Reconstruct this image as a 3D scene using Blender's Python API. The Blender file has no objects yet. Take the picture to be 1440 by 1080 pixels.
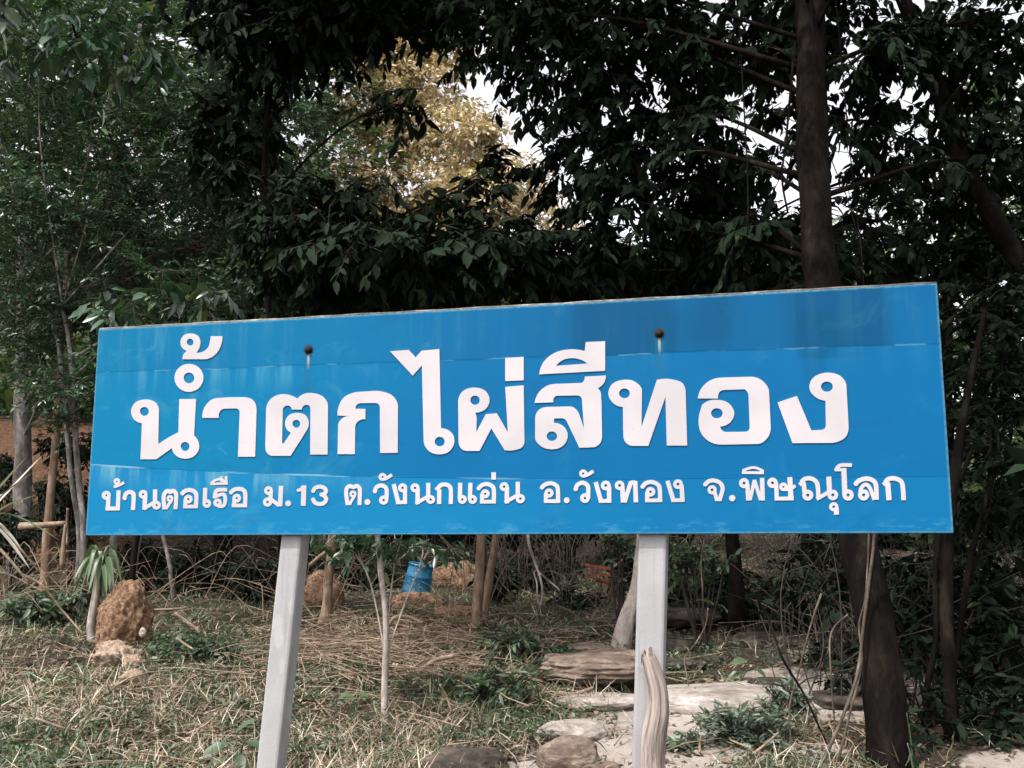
import bpy, math, random
import numpy as np
from mathutils import Vector, Matrix, Euler, noise as mnoise
from mathutils.geometry import delaunay_2d_cdt

# ------------------------------------------------------------------ camera, sky, sun, exposure
scene = bpy.context.scene
COL = scene.collection
random.seed(7)
RNG = np.random.default_rng(11)
F = 1447.0                      # focal length in pixels of a 1440 px wide frame
PITCH = math.radians(8.967)
EYE = Vector((0, 0, 1.55))
cam_data = bpy.data.cameras.new('camera')
cam_data.sensor_width = 36.0
cam_data.lens = 36.0 * F / 1440.0
cam_data.clip_end = 3000
camera = bpy.data.objects.new('camera', cam_data)
COL.objects.link(camera)
camera.location = EYE
camera.rotation_euler = (math.radians(90) + PITCH, 0, 0)
scene.camera = camera

SUN = Vector((-0.35, -0.38, 0.86)).normalized()          # direction towards the sun
SUN_EL = math.asin(SUN.z)
SUN_ROT = math.atan2(SUN.x, SUN.y)
world = bpy.data.worlds.new('World')
scene.world = world
world.use_nodes = True
wn = world.node_tree
wn.nodes.clear()
sky = wn.nodes.new('ShaderNodeTexSky')
sky.sky_type = 'NISHITA'
sky.sun_disc = False
sky.sun_elevation = SUN_EL
sky.sun_rotation = SUN_ROT
sky.air_density = 1.0
sky.dust_density = 3.0
sky.ozone_density = 1.0
hs = wn.nodes.new('ShaderNodeHueSaturation')
hs.inputs['Saturation'].default_value = 0.16
hs.inputs['Value'].default_value = 2.6              # thin bright cloud veil
tint = wn.nodes.new('ShaderNodeMix')
tint.data_type = 'RGBA'
tint.blend_type = 'MULTIPLY'
tint.inputs['Factor'].default_value = 1.0
tint.inputs['B'].default_value = (1.0, 0.96, 0.978, 1)
bg = wn.nodes.new('ShaderNodeBackground')
bg.inputs['Strength'].default_value = 0.15
wout = wn.nodes.new('ShaderNodeOutputWorld')
wn.links.new(sky.outputs['Color'], hs.inputs['Color'])
wn.links.new(hs.outputs['Color'], tint.inputs['A'])
wn.links.new(tint.outputs['Result'], bg.inputs['Color'])
wn.links.new(bg.outputs['Background'], wout.inputs['Surface'])

sun_data = bpy.data.lights.new('sun', 'SUN')
sun_data.energy = 4.0
sun_data.angle = math.radians(0.6)
sun_data.color = (1.0, 0.955, 0.90)
sun = bpy.data.objects.new('sun', sun_data)
COL.objects.link(sun)
sun.rotation_euler = SUN.to_track_quat('Z', 'Y').to_euler()
sun.location = (-8, -8, 14)

scene.view_settings.view_transform = 'Standard'
scene.view_settings.look = 'None'
scene.view_settings.exposure = -0.1
scene.view_settings.gamma = 1.0
scene.view_settings.use_curve_mapping = False

# ------------------------------------------------------------------ small maths
CP, SP = math.cos(PITCH), math.sin(PITCH)


def ray(px, py):
    xc, yc = (px - 720.0) / F, (540.0 - py) / F
    return Vector((xc, CP - yc * SP, SP + yc * CP))


def at(px, py, d):
    """the point seen at a place of the picture, d metres in front of the camera"""
    r = ray(px, py)
    return EYE + r * (d / r.y)


def sstep(a, b, v):
    t = np.clip((np.asarray(v, float) - a) / (b - a), 0, 1)
    return t * t * (3 - 2 * t)


def vnoise(x, y, s, seed=0.0):
    """cheap smooth noise out of sines, vectorised"""
    x = np.asarray(x) * s + seed
    y = np.asarray(y) * s - seed * 1.7
    return (np.sin(x * 1.3 + 2.1 * np.sin(y * 0.7)) + np.sin(y * 1.7 + 1.6 * np.sin(x * 0.9 + 1.1)) + np.sin((x + y) * 0.8 + 1.3 * np.sin(x * 1.9 - y))) / 3


def ground_h(x, y):
    x = np.asarray(x, float)
    y = np.asarray(y, float)
    yy = np.maximum(y, 3.2)
    h = 0.26 + 0.1 * (yy - 6.2)
    h = h - 0.04 * np.maximum(yy - 22, 0)
    h = h + sstep(13.8, 19.5, y) * 2.3 * sstep(-2.5, -5.5, x)                # earth bank on the left
    h = h + sstep(19, 42, y) * 7.5 * sstep(9, -4, x - 0.06 * y)              # wooded hill behind
    h = h + sstep(10.5, 13.5, y) * 0.35 * sstep(1.0, 2.0, x) * sstep(6.5, 4.5, x)
    h = h - 0.15 * np.exp(-((x - 0.72) / 0.5) ** 2 - ((y - 8.5) / 0.32) ** 2)   # hollow under the flat rock
    h = h + 0.045 * vnoise(x, y, 1.1, 3) + 0.018 * vnoise(x, y, 4.3, 8)
    h = h + 0.5 * vnoise(x, y, 0.13, 5) * sstep(16, 26, np.hypot(x, y))
    return h


def gz(x, y):
    return float(ground_h(x, y))


def on_ground(px, py):
    r = ray(px, py)
    t = 3.0
    for _ in range(4000):
        p = EYE + r * t
        if p.z <= gz(p.x, p.y):
            break
        t += 0.01
    return EYE + r * t


# ------------------------------------------------------------------ object helpers
def mesh_obj(name, me, parent=None, mat=None, world_coords=True):
    o = bpy.data.objects.new(name, me)
    COL.objects.link(o)
    if mat is not None and not me.materials:
        me.materials.append(mat)
    if parent is not None:
        o.parent = parent
        if world_coords:
            o.location = -Vector(parent['_at']) if '_at' in parent.keys() else Vector((0, 0, 0))
    return o


ROOTS = []


def thing(name, label, cat, loc, group=None):
    o = bpy.data.objects.new(name, None)
    COL.objects.link(o)
    o.empty_display_size = 0.1
    o.location = loc
    o['_at'] = tuple(loc)
    o['label'] = label
    o['category'] = cat
    if group:
        o['group'] = group
    ROOTS.append(o)
    return o


def tag(o, label, cat, group=None):
    o['label'] = label
    o['category'] = cat
    if group:
        o['group'] = group
    return o


def mesh_np(name, V, T, mat=None, smooth=True):
    V = np.ascontiguousarray(V, dtype=np.float32)
    T = np.ascontiguousarray(T, dtype=np.int32)
    me = bpy.data.meshes.new(name)
    me.vertices.add(len(V))
    me.vertices.foreach_set('co', V.ravel())
    me.loops.add(T.size)
    me.loops.foreach_set('vertex_index', T.ravel())
    me.polygons.add(len(T))
    k = T.shape[1]
    me.polygons.foreach_set('loop_start', np.arange(len(T), dtype=np.int32) * k)
    me.polygons.foreach_set('loop_total', np.full(len(T), k, dtype=np.int32))
    me.polygons.foreach_set('use_smooth', np.full(len(T), smooth, dtype=bool))
    me.update(calc_edges=True)
    if mat:
        me.materials.append(mat)
    return me


class MB:
    """collects tubes and boxes into one mesh"""

    def __init__(self):
        self.v, self.f = [], []

    def tube(self, pts, radii, sides=8, wob=0.0, cap=True, squash=1.0):
        pts = [Vector(p) for p in pts]
        n = len(pts)
        base = len(self.v)
        u = None
        for i, p in enumerate(pts):
            t = (pts[min(i + 1, n - 1)] - pts[max(i - 1, 0)])
            t = t.normalized() if t.length > 1e-9 else Vector((0, 0, 1))
            if u is None:
                u = t.orthogonal().normalized()
            u = (u - t * u.dot(t))
            u = u.normalized() if u.length > 1e-6 else t.orthogonal().normalized()
            w = t.cross(u)
            r = radii[i] if hasattr(radii, '__len__') else radii
            for k in range(sides):
                a = 2 * math.pi * k / sides
                rr = r * (1 + wob * mnoise.noise(Vector((p.x * 3 + math.cos(a), p.y * 3 + math.sin(a), p.z * 2.2))))
                self.v.append(p + u * (math.cos(a) * rr) + w * (math.sin(a) * rr * squash))
        for i in range(n - 1):
            for k in range(sides):
                a, b = base + i * sides + k, base + i * sides + (k + 1) % sides
                self.f.append((a, b, b + sides, a + sides))
        if cap:
            self.f.append(tuple(base + k for k in reversed(range(sides))))
            self.f.append(tuple(base + (n - 1) * sides + k for k in range(sides)))
        return self

    def box(self, lo, hi, mat4=None):
        b = len(self.v)
        for z in (lo[2], hi[2]):
            for y in (lo[1], hi[1]):
                for x in (lo[0], hi[0]):
                    p = Vector((x, y, z))
                    self.v.append(mat4 @ p if mat4 else p)
        for q in ((0, 2, 3, 1), (4, 5, 7, 6), (0, 1, 5, 4), (2, 6, 7, 3), (0, 4, 6, 2), (1, 3, 7, 5)):
            self.f.append(tuple(b + i for i in q))
        return self

    def mesh(self, name, mat=None, smooth=True):
        me = bpy.data.meshes.new(name)
        me.from_pydata([tuple(v) for v in self.v], [], self.f)
        me.polygons.foreach_set('use_smooth', [smooth] * len(me.polygons))
        me.update()
        if mat:
            me.materials.append(mat)
        return me


def spline(pts, n):
    """Catmull-Rom through the points (tuples of any length), n steps a span"""
    P = np.array(pts, float)
    P = np.vstack([2 * P[0] - P[1], P, 2 * P[-1] - P[-2]])
    out = []
    for i in range(1, len(P) - 2):
        for k in range(n):
            t = k / n
            a, b, c, d = P[i - 1], P[i], P[i + 1], P[i + 2]
            out.append(0.5 * (2 * b + (c - a) * t + (2 * a - 5 * b + 4 * c - d) * t * t + (3 * b - a - 3 * c + d) * t ** 3))
    out.append(P[-2])
    return np.array(out)


# ------------------------------------------------------------------ materials
def new_mat(name):
    m = bpy.data.materials.new(name)
    m.use_nodes = True
    nt = m.node_tree
    return m, nt, nt.nodes['Principled BSDF'], nt.nodes['Material Output']


def nd(nt, kind, **kw):
    n = nt.nodes.new(kind)
    for k, v in kw.items():
        if k in n.inputs.keys() and not hasattr(n, k):
            n.inputs[k].default_value = v
        elif hasattr(n, k):
            setattr(n, k, v)
        else:
            n.inputs[k.replace('_', ' ')].default_value = v
    return n


def setin(nt, sock, v):
    if hasattr(v, 'is_output') or isinstance(v, bpy.types.NodeSocket):
        nt.links.new(v, sock)
    elif v is not None:
        sock.default_value = v


def M(nt, op, a, b=None, c=None, clamp=False):
    n = nt.nodes.new('ShaderNodeMath')
    n.operation = op
    n.use_clamp = clamp
    setin(nt, n.inputs[0], a)
    if b is not None:
        setin(nt, n.inputs[1], b)
    if c is not None:
        setin(nt, n.inputs[2], c)
    return n.outputs[0]


def mixc(nt, fac, a, b, mode='MIX'):
    n = nt.nodes.new('ShaderNodeMix')
    n.data_type = 'RGBA'
    n.blend_type = mode
    setin(nt, n.inputs['Factor'], fac)
    setin(nt, n.inputs[6], a if not isinstance(a, tuple) else (*a[:3], 1))
    setin(nt, n.inputs[7], b if not isinstance(b, tuple) else (*b[:3], 1))
    return n.outputs[2]


def smooth(nt, v, lo, hi, a=0.0, b=1.0):
    n = nt.nodes.new('ShaderNodeMapRange')
    n.interpolation_type = 'SMOOTHSTEP'
    setin(nt, n.inputs[0], v)
    n.inputs[1].default_value = lo
    n.inputs[2].default_value = hi
    n.inputs[3].default_value = a
    n.inputs[4].default_value = b
    return n.outputs[0]


def ramp(nt, v, stops):
    n = nt.nodes.new('ShaderNodeValToRGB')
    setin(nt, n.inputs[0], v)
    while len(n.color_ramp.elements) < len(stops):
        n.color_ramp.elements.new(0.5)
    for e, (p, c) in zip(n.color_ramp.elements, stops):
        e.position = p
        e.color = (*c, 1)
    return n.outputs[0]


def coords(nt, scale=(1, 1, 1), kind='Object'):
    tc = nt.nodes.new('ShaderNodeTexCoord')
    mp = nt.nodes.new('ShaderNodeMapping')
    mp.inputs['Scale'].default_value = scale
    nt.links.new(tc.outputs[kind], mp.inputs[0])
    return mp.outputs[0]


def noise(nt, vec, scale, detail=4.0, rough=0.55, dist=0.0):
    n = nt.nodes.new('ShaderNodeTexNoise')
    nt.links.new(vec, n.inputs['Vector'])
    n.inputs['Scale'].default_value = scale
    n.inputs['Detail'].default_value = detail
    n.inputs['Roughness'].default_value = rough
    n.inputs['Distortion'].default_value = dist
    return n.outputs[0]


def bump(nt, bsdf, height, strength=0.4, dist=0.02):
    b = nt.nodes.new('ShaderNodeBump')
    b.inputs['Strength'].default_value = strength
    b.inputs['Distance'].default_value = dist
    nt.links.new(height, b.inputs['Height'])
    nt.links.new(b.outputs[0], bsdf.inputs['Normal'])


def leaf_mat(name, stops, rough=0.42, transl=0.22, spec=0.5):
    m, nt, bs, out = new_mat(name)
    geo = nt.nodes.new('ShaderNodeNewGeometry')
    c = ramp(nt, geo.outputs['Random Per Island'], stops)
    v = coords(nt)
    n1 = noise(nt, v, 1.1, 2.0)
    hsv = nt.nodes.new('ShaderNodeHueSaturation')
    nt.links.new(c, hsv.inputs['Color'])
    nt.links.new(smooth(nt, n1, 0.3, 0.7, 0.75, 1.25), hsv.inputs['Value'])
    nt.links.new(hsv.outputs[0], bs.inputs['Base Color'])
    bs.inputs['Roughness'].default_value = rough
    bs.inputs['Specular IOR Level'].default_value = spec
    tr = nt.nodes.new('ShaderNodeBsdfTranslucent')
    warm = mixc(nt, 1.0, hsv.outputs[0], (1.0, 1.25, 0.55), 'MULTIPLY')
    nt.links.new(warm, tr.inputs['Color'])
    mx = nt.nodes.new('ShaderNodeMixShader')
    mx.inputs[0].default_value = transl
    nt.links.new(bs.outputs[0], mx.inputs[1])
    nt.links.new(tr.outputs[0], mx.inputs[2])
    nt.links.new(mx.outputs[0], out.inputs['Surface'])
    return m


def simple_noise_mat(name, c1, c2, scale=8.0, rough=0.8, bstr=0.4, bdist=0.02, stretch=(1, 1, 1), c3=None, spec=0.3, detail=6.0):
    m, nt, bs, out = new_mat(name)
    v = coords(nt, stretch)
    n = noise(nt, v, scale, detail, 0.6, 0.3)
    stops = [(0.3, c1), (0.7, c2)]
    if c3:
        stops = [(0.28, c1), (0.5, c2), (0.72, c3)]
    col = ramp(nt, n, stops)
    n2 = noise(nt, v, scale * 5, 5.0, 0.65)
    nt.links.new(mixc(nt, 0.65, col, ramp(nt, n2, [(0.3, (0.35, 0.35, 0.35)), (0.7, (1.3, 1.3, 1.3))]), 'MULTIPLY'), bs.inputs['Base Color'])
    bs.inputs['Roughness'].default_value = rough
    bs.inputs['Specular IOR Level'].default_value = spec
    h = M(nt, 'ADD', n, M(nt, 'MULTIPLY', n2, 0.5))
    bump(nt, bs, h, bstr, bdist)
    return m


MAT = {}
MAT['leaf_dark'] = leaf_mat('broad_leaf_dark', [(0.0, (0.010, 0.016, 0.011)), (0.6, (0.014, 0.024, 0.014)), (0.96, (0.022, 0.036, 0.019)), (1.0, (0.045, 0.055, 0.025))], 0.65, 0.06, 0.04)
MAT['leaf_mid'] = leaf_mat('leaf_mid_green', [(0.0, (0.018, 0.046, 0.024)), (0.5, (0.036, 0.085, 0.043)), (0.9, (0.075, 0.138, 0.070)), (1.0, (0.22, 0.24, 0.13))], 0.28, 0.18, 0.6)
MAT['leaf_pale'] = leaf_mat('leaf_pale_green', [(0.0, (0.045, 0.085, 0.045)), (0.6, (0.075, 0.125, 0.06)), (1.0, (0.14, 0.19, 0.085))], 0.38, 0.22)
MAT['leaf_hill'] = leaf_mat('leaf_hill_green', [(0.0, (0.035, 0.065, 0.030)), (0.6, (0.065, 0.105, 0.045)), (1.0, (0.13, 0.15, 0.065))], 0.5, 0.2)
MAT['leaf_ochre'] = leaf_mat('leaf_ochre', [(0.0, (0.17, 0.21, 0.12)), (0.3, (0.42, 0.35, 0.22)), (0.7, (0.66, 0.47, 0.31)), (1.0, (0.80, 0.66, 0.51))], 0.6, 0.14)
MAT['weed'] = leaf_mat('weed_leaf', [(0.0, (0.030, 0.060, 0.032)), (0.5, (0.055, 0.098, 0.052)), (0.9, (0.10, 0.145, 0.075)), (1.0, (0.22, 0.24, 0.13))], 0.45, 0.22)
MAT['curled'] = leaf_mat('curled_leaf', [(0.0, (0.05, 0.085, 0.055)), (0.5, (0.11, 0.16, 0.11)), (1.0, (0.26, 0.30, 0.23))], 0.4, 0.2)
MAT['straw'] = leaf_mat('dry_straw', [(0.0, (0.10, 0.075, 0.05)), (0.3, (0.30, 0.23, 0.155)), (0.7, (0.52, 0.43, 0.32)), (1.0, (0.72, 0.66, 0.56))], 0.6, 0.12, 0.3)
MAT['dead_leaf'] = leaf_mat('dead_leaf', [(0.0, (0.045, 0.03, 0.022)), (0.55, (0.14, 0.095, 0.065)), (0.85, (0.26, 0.19, 0.14)), (1.0, (0.50, 0.43, 0.36))], 0.65, 0.08, 0.3)
MAT['strap'] = leaf_mat('strap_leaf', [(0.0, (0.075, 0.13, 0.065)), (1.0, (0.15, 0.21, 0.115))], 0.36, 0.18)
MAT['dry_strap'] = leaf_mat('dry_strap_leaf', [(0.0, (0.32, 0.29, 0.24)), (1.0, (0.52, 0.50, 0.44))], 0.5, 0.12)
MAT['stick'] = simple_noise_mat('dry_stick', (0.15, 0.10, 0.065), (0.42, 0.32, 0.23), 9, 0.8, 0.3, 0.01)
MAT['twig_dark'] = simple_noise_mat('dark_twig', (0.028, 0.024, 0.02), (0.07, 0.058, 0.048), 9, 0.8, 0.3, 0.01)
MAT['vine'] = simple_noise_mat('vine_bark', (0.045, 0.036, 0.028), (0.13, 0.105, 0.08), 12, 0.85, 0.5, 0.01, (1, 1, 0.5), (0.26, 0.22, 0.175))
MAT['bark_dark'] = simple_noise_mat('bark_dark', (0.006, 0.0055, 0.005), (0.014, 0.012, 0.0105), 6, 0.9, 0.9, 0.03, (1, 1, 0.35), (0.034, 0.026, 0.020), 0.03)
MAT['bark_grey'] = simple_noise_mat('bark_grey', (0.055, 0.05, 0.045), (0.17, 0.155, 0.14), 7, 0.85, 0.8, 0.02, (1, 1, 0.5), (0.46, 0.43, 0.40))
MAT['bark_brown'] = simple_noise_mat('bark_brown', (0.11, 0.07, 0.045), (0.25, 0.17, 0.115), 8, 0.85, 0.8, 0.02, (1, 1, 0.3), (0.36, 0.27, 0.19))
MAT['bark_pale'] = simple_noise_mat('bark_pale', (0.22, 0.19, 0.16), (0.42, 0.37, 0.32), 10, 0.8, 0.5, 0.01, (1, 1, 0.35), (0.55, 0.50, 0.45))
MAT['earth_rock'] = simple_noise_mat('laterite', (0.11, 0.06, 0.036), (0.36, 0.21, 0.12), 22, 0.95, 1.0, 0.05, (1, 1, 1), (0.60, 0.44, 0.31))
MAT['earth_pale'] = simple_noise_mat('pale_clod', (0.20, 0.13, 0.085), (0.42, 0.31, 0.23), 12, 0.95, 1.0, 0.03, (1, 1, 1), (0.55, 0.45, 0.36))
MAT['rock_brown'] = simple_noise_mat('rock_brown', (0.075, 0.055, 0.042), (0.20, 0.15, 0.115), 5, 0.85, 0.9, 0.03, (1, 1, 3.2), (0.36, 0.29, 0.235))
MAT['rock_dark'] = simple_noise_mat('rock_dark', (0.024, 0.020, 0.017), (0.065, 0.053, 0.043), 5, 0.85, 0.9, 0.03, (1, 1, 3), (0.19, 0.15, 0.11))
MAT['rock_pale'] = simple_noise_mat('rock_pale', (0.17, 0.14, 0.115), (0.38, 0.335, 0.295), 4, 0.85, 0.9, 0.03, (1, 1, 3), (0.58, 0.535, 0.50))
MAT['rust'] = simple_noise_mat('rust', (0.008, 0.006, 0.005), (0.026, 0.014, 0.009), 60, 0.8, 0.5, 0.002)
MAT['slat_red'] = simple_noise_mat('red_slat', (0.18, 0.04, 0.016), (0.42, 0.10, 0.035), 7, 0.7, 0.4, 0.01, (0.4, 3, 3))


def letter_mat():
    m, nt, bs, out = new_mat('letter_white')
    v = coords(nt)
    n = noise(nt, v, 3.0, 5.0)
    n2 = noise(nt, v, 60.0, 3.0)
    c = mixc(nt, smooth(nt, n, 0.35, 0.7), (0.525, 0.50, 0.512), (0.46, 0.44, 0.45))
    c = mixc(nt, smooth(nt, n2, 0.66, 0.76, 0.0, 0.5), c, (0.34, 0.32, 0.32))
    nt.links.new(c, bs.inputs['Base Color'])
    bs.inputs['Roughness'].default_value = 0.55
    bs.inputs['Specular IOR Level'].default_value = 0.3
    return m


def concrete_mat():
    m, nt, bs, out = new_mat('concrete')
    v = coords(nt)
    n = noise(nt, v, 3.0, 6.0, 0.6)
    vs = coords(nt, (30, 30, 1.4))
    st = noise(nt, vs, 1.0, 4.0, 0.6)
    fine = noise(nt, v, 90.0, 4.0, 0.7)
    c = ramp(nt, n, [(0.3, (0.31, 0.31, 0.305)), (0.7, (0.41, 0.41, 0.415))])
    c = mixc(nt, smooth(nt, st, 0.50, 0.70, 0, 0.6), c, (0.25, 0.25, 0.235))
    c = mixc(nt, smooth(nt, fine, 0.60, 0.74, 0, 0.5), c, (0.17, 0.165, 0.155))
    c = mixc(nt, smooth(nt, noise(nt, v, 7.0, 6.0, 0.7, 0.8), 0.56, 0.70, 0, 0.5), c, (0.24, 0.24, 0.21))
    c = mixc(nt, smooth(nt, noise(nt, coords(nt, (9, 9, 4)), 1.0, 2.0), 0.62, 0.66, 0, 0.35), c, (0.50, 0.50, 0.50))
    nt.links.new(c, bs.inputs['Base Color'])
    bs.inputs['Roughness'].default_value = 0.85
    bs.inputs['Specular IOR Level'].default_value = 0.25
    bump(nt, bs, M(nt, 'ADD', fine, M(nt, 'MULTIPLY', st, 0.6)), 0.35, 0.004)
    return m


def driftwood_mat():
    m, nt, bs, out = new_mat('driftwood')
    uv = nt.nodes.new('ShaderNodeUVMap')
    mp = nt.nodes.new('ShaderNodeMapping')
    mp.inputs['Scale'].default_value = (13, 3.2, 1)
    nt.links.new(uv.outputs[0], mp.inputs[0])
    n = noise(nt, mp.outputs[0], 1.0, 6.0, 0.6, 0.6)
    mp2 = nt.nodes.new('ShaderNodeMapping')
    mp2.inputs['Scale'].default_value = (70, 2.6, 1)
    nt.links.new(uv.outputs[0], mp2.inputs[0])
    n2 = noise(nt, mp2.outputs[0], 1.0, 4.0, 0.6, 0.2)
    c = ramp(nt, n, [(0.27, (0.06, 0.048, 0.04)), (0.34, (0.20, 0.165, 0.14)), (0.50, (0.33, 0.28, 0.245)), (0.75, (0.46, 0.40, 0.355))])
    c = mixc(nt, 0.6, c, ramp(nt, n2, [(0.3, (0.45, 0.42, 0.4)), (0.6, (1.15, 1.12, 1.1))]), 'MULTIPLY')
    crack = smooth(nt, n, 0.27, 0.33, 1.0, 0.0)
    c = mixc(nt, M(nt, 'MULTIPLY', crack, 0.85), c, (0.03, 0.022, 0.018))
    nt.links.new(c, bs.inputs['Base Color'])
    bs.inputs['Roughness'].default_value = 0.85
    h = M(nt, 'ADD', smooth(nt, n, 0.3, 0.5), M(nt, 'MULTIPLY', n2, 0.5))
    bump(nt, bs, h, 0.8, 0.008)
    return m


def board_mat(W, Hh, bolts):
    """blue sign paint: repainted bands, chalky runs, faded cyan patches, rust runs under the bolts"""
    m, nt, bs, out = new_mat('sign_paint')
    tc = nt.nodes.new('ShaderNodeTexCoord')
    sep = nt.nodes.new('ShaderNodeSeparateXYZ')
    nt.links.new(tc.outputs['Object'], sep.inputs[0])
    u, z = sep.outputs[0], sep.outputs[2]
    vec = coords(nt)
    big = noise(nt, vec, 0.9, 3.0, 0.5)
    mid = noise(nt, vec, 3.3, 5.0, 0.6, 0.5)
    streak = noise(nt, coords(nt, (13, 1, 0.9)), 1.0, 5.0, 0.65)
    wide = noise(nt, coords(nt, (3.4, 1, 0.5)), 1.0, 3.0, 0.5)
    grain = noise(nt, vec, 45.0, 4.0, 0.65)
    hor = noise(nt, coords(nt, (1.2, 1, 14)), 1.0, 3.0, 0.6)
    wob = M(nt, 'MULTIPLY', M(nt, 'SUBTRACT', noise(nt, coords(nt, (1, 1, 0)), 2.2, 5.0, 0.6), 0.5), 0.03)
    # lighter cyan towards the left, deeper blue on the right
    left = smooth(nt, M(nt, 'ADD', u, M(nt, 'MULTIPLY', M(nt, 'SUBTRACT', big, 0.5), 2.2)), 0.0, 2.6, 1.0, 0.0)
    c = mixc(nt, left, (0.0012, 0.112, 0.268), (0.0008, 0.1560, 0.3000))
    c = mixc(nt, smooth(nt, mid, 0.40, 0.75, 0.0, 0.45), c, (0.0008, 0.1264, 0.3080))
    # upper band
    zu = M(nt, 'SUBTRACT', M(nt, 'ADD', z, wob), M(nt, 'SUBTRACT', 0.785, M(nt, 'MULTIPLY', u, 0.0085)))
    upper = smooth(nt, zu, -0.006, 0.006)
    rightu = smooth(nt, M(nt, 'ADD', u, M(nt, 'MULTIPLY', M(nt, 'SUBTRACT', wide, 0.5), 1.2)), 1.5, 2.7)
    patch = smooth(nt, wide, 0.36, 0.56)
    end = smooth(nt, u, 3.62, 3.70, 1.0, 0.25)
    c = mixc(nt, M(nt, 'MULTIPLY', M(nt, 'MULTIPLY', upper, end), M(nt, 'ADD', 0.14, M(nt, 'MULTIPLY', M(nt, 'MULTIPLY', rightu, M(nt, 'ADD', 0.4, M(nt, 'MULTIPLY', patch, 0.6))), 0.75))), c, (0.0008, 0.0656, 0.1600))
    # squarish darker repaint patches right of the second bolt
    for (u0, u1, z0, z1, s) in ((3.28, 3.60, 0.70, 0.93, 0.55), (2.62, 3.05, 0.79, 0.95, 0.35), (3.30, 3.42, 0.60, 0.76, 0.3)):
        a = M(nt, 'MULTIPLY', smooth(nt, u, u0, u0 + 0.03), smooth(nt, u, u1 - 0.03, u1, 1.0, 0.0))
        b = M(nt, 'MULTIPLY', smooth(nt, z, z0, z0 + 0.02), smooth(nt, z, z1 - 0.03, z1, 1.0, 0.0))
        c = mixc(nt, M(nt, 'MULTIPLY', M(nt, 'MULTIPLY', M(nt, 'MULTIPLY', a, b), s), smooth(nt, mid, 0.25, 0.6)), c, (0.0008, 0.0624, 0.1440))
    # chalky runs below the upper seam and near the top left
    below = M(nt, 'MULTIPLY', smooth(nt, zu, -0.16, -0.003), smooth(nt, zu, -0.0005, 0.001, 1.0, 0.0))
    runs = M(nt, 'MULTIPLY', smooth(nt, streak, 0.44, 0.64), smooth(nt, wide, 0.40, 0.60))
    leftm = smooth(nt, u, 1.5, 2.3, 1.0, 0.12)
    c = mixc(nt, M(nt, 'MULTIPLY', M(nt, 'MULTIPLY', below, runs), M(nt, 'MULTIPLY', leftm, 0.6)), c, (0.0600, 0.2640, 0.3840))
    topm = M(nt, 'MULTIPLY', smooth(nt, z, 0.70, 0.90), smooth(nt, u, 1.3, 2.0, 1.0, 0.15))
    c = mixc(nt, M(nt, 'MULTIPLY', M(nt, 'MULTIPLY', topm, smooth(nt, streak, 0.48, 0.66)), M(nt, 'MULTIPLY', smooth(nt, big, 0.42, 0.6), 0.5)), c, (0.0800, 0.2800, 0.3840))
    # pale flaked lips along the two seams
    lip = M(nt, 'MULTIPLY', smooth(nt, M(nt, 'ABSOLUTE', zu), 0.0015, 0.005, 1.0, 0.0), smooth(nt, noise(nt, coords(nt, (5, 1, 1)), 1.0, 4.0), 0.50, 0.60))
    c = mixc(nt, M(nt, 'MULTIPLY', lip, 0.35), c, (0.1760, 0.4160, 0.5280))
    lowline = M(nt, 'ADD', 0.222, M(nt, 'MULTIPLY', M(nt, 'POWER', M(nt, 'SUBTRACT', 1.0, M(nt, 'DIVIDE', u, 3.86), clamp=True), 2.6), 0.115))
    zl = M(nt, 'SUBTRACT', M(nt, 'ADD', z, M(nt, 'MULTIPLY', wob, 0.35)), lowline)
    lower = smooth(nt, zl, -0.0015, 0.0015, 1.0, 0.0)
    lowfade = smooth(nt, u, 1.6, 2.9, 0.75, 0.25)
    c = mixc(nt, M(nt, 'MULTIPLY', lower, lowfade), c, (0.0048, 0.1720, 0.3600))
    chalk = M(nt, 'MULTIPLY', M(nt, 'MULTIPLY', lower, smooth(nt, zl, -0.13, -0.004)), M(nt, 'MULTIPLY', smooth(nt, u, 0.5, 1.7, 0.8, 0.0), smooth(nt, M(nt, 'ADD', streak, M(nt, 'MULTIPLY', mid, 0.6)), 0.72, 1.0)))
    c = mixc(nt, chalk, c, (0.1280, 0.3360, 0.4160))
    lip2 = M(nt, 'MULTIPLY', smooth(nt, M(nt, 'ABSOLUTE', zl), 0.0015, 0.005, 1.0, 0.0), M(nt, 'MULTIPLY', smooth(nt, hor, 0.47, 0.56), smooth(nt, u, 1.6, 2.6, 0.8, 0.0)))
    c = mixc(nt, lip2, c, (0.2800, 0.4960, 0.5760))
    # worn lower edge
    edge = M(nt, 'MULTIPLY', smooth(nt, z, 0.02, 0.075, 1.0, 0.0), smooth(nt, noise(nt, coords(nt, (9, 1, 30)), 1.0, 4.0, 0.7), 0.50, 0.62))
    c = mixc(nt, M(nt, 'MULTIPLY', edge, 0.3), c, (0.0800, 0.3200, 0.4480))
    # worn rim all round
    rim = M(nt, 'MAXIMUM', M(nt, 'MAXIMUM', smooth(nt, z, 0.003, 0.011, 1.0, 0.0), smooth(nt, z, Hh - 0.012, Hh - 0.003)), M(nt, 'MAXIMUM', smooth(nt, u, 0.003, 0.012, 1.0, 0.0), smooth(nt, u, W - 0.012, W - 0.003)))
    c = mixc(nt, M(nt, 'MULTIPLY', rim, smooth(nt, grain, 0.35, 0.6, 0.25, 0.8)), c, (0.0960, 0.2400, 0.2880))
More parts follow.
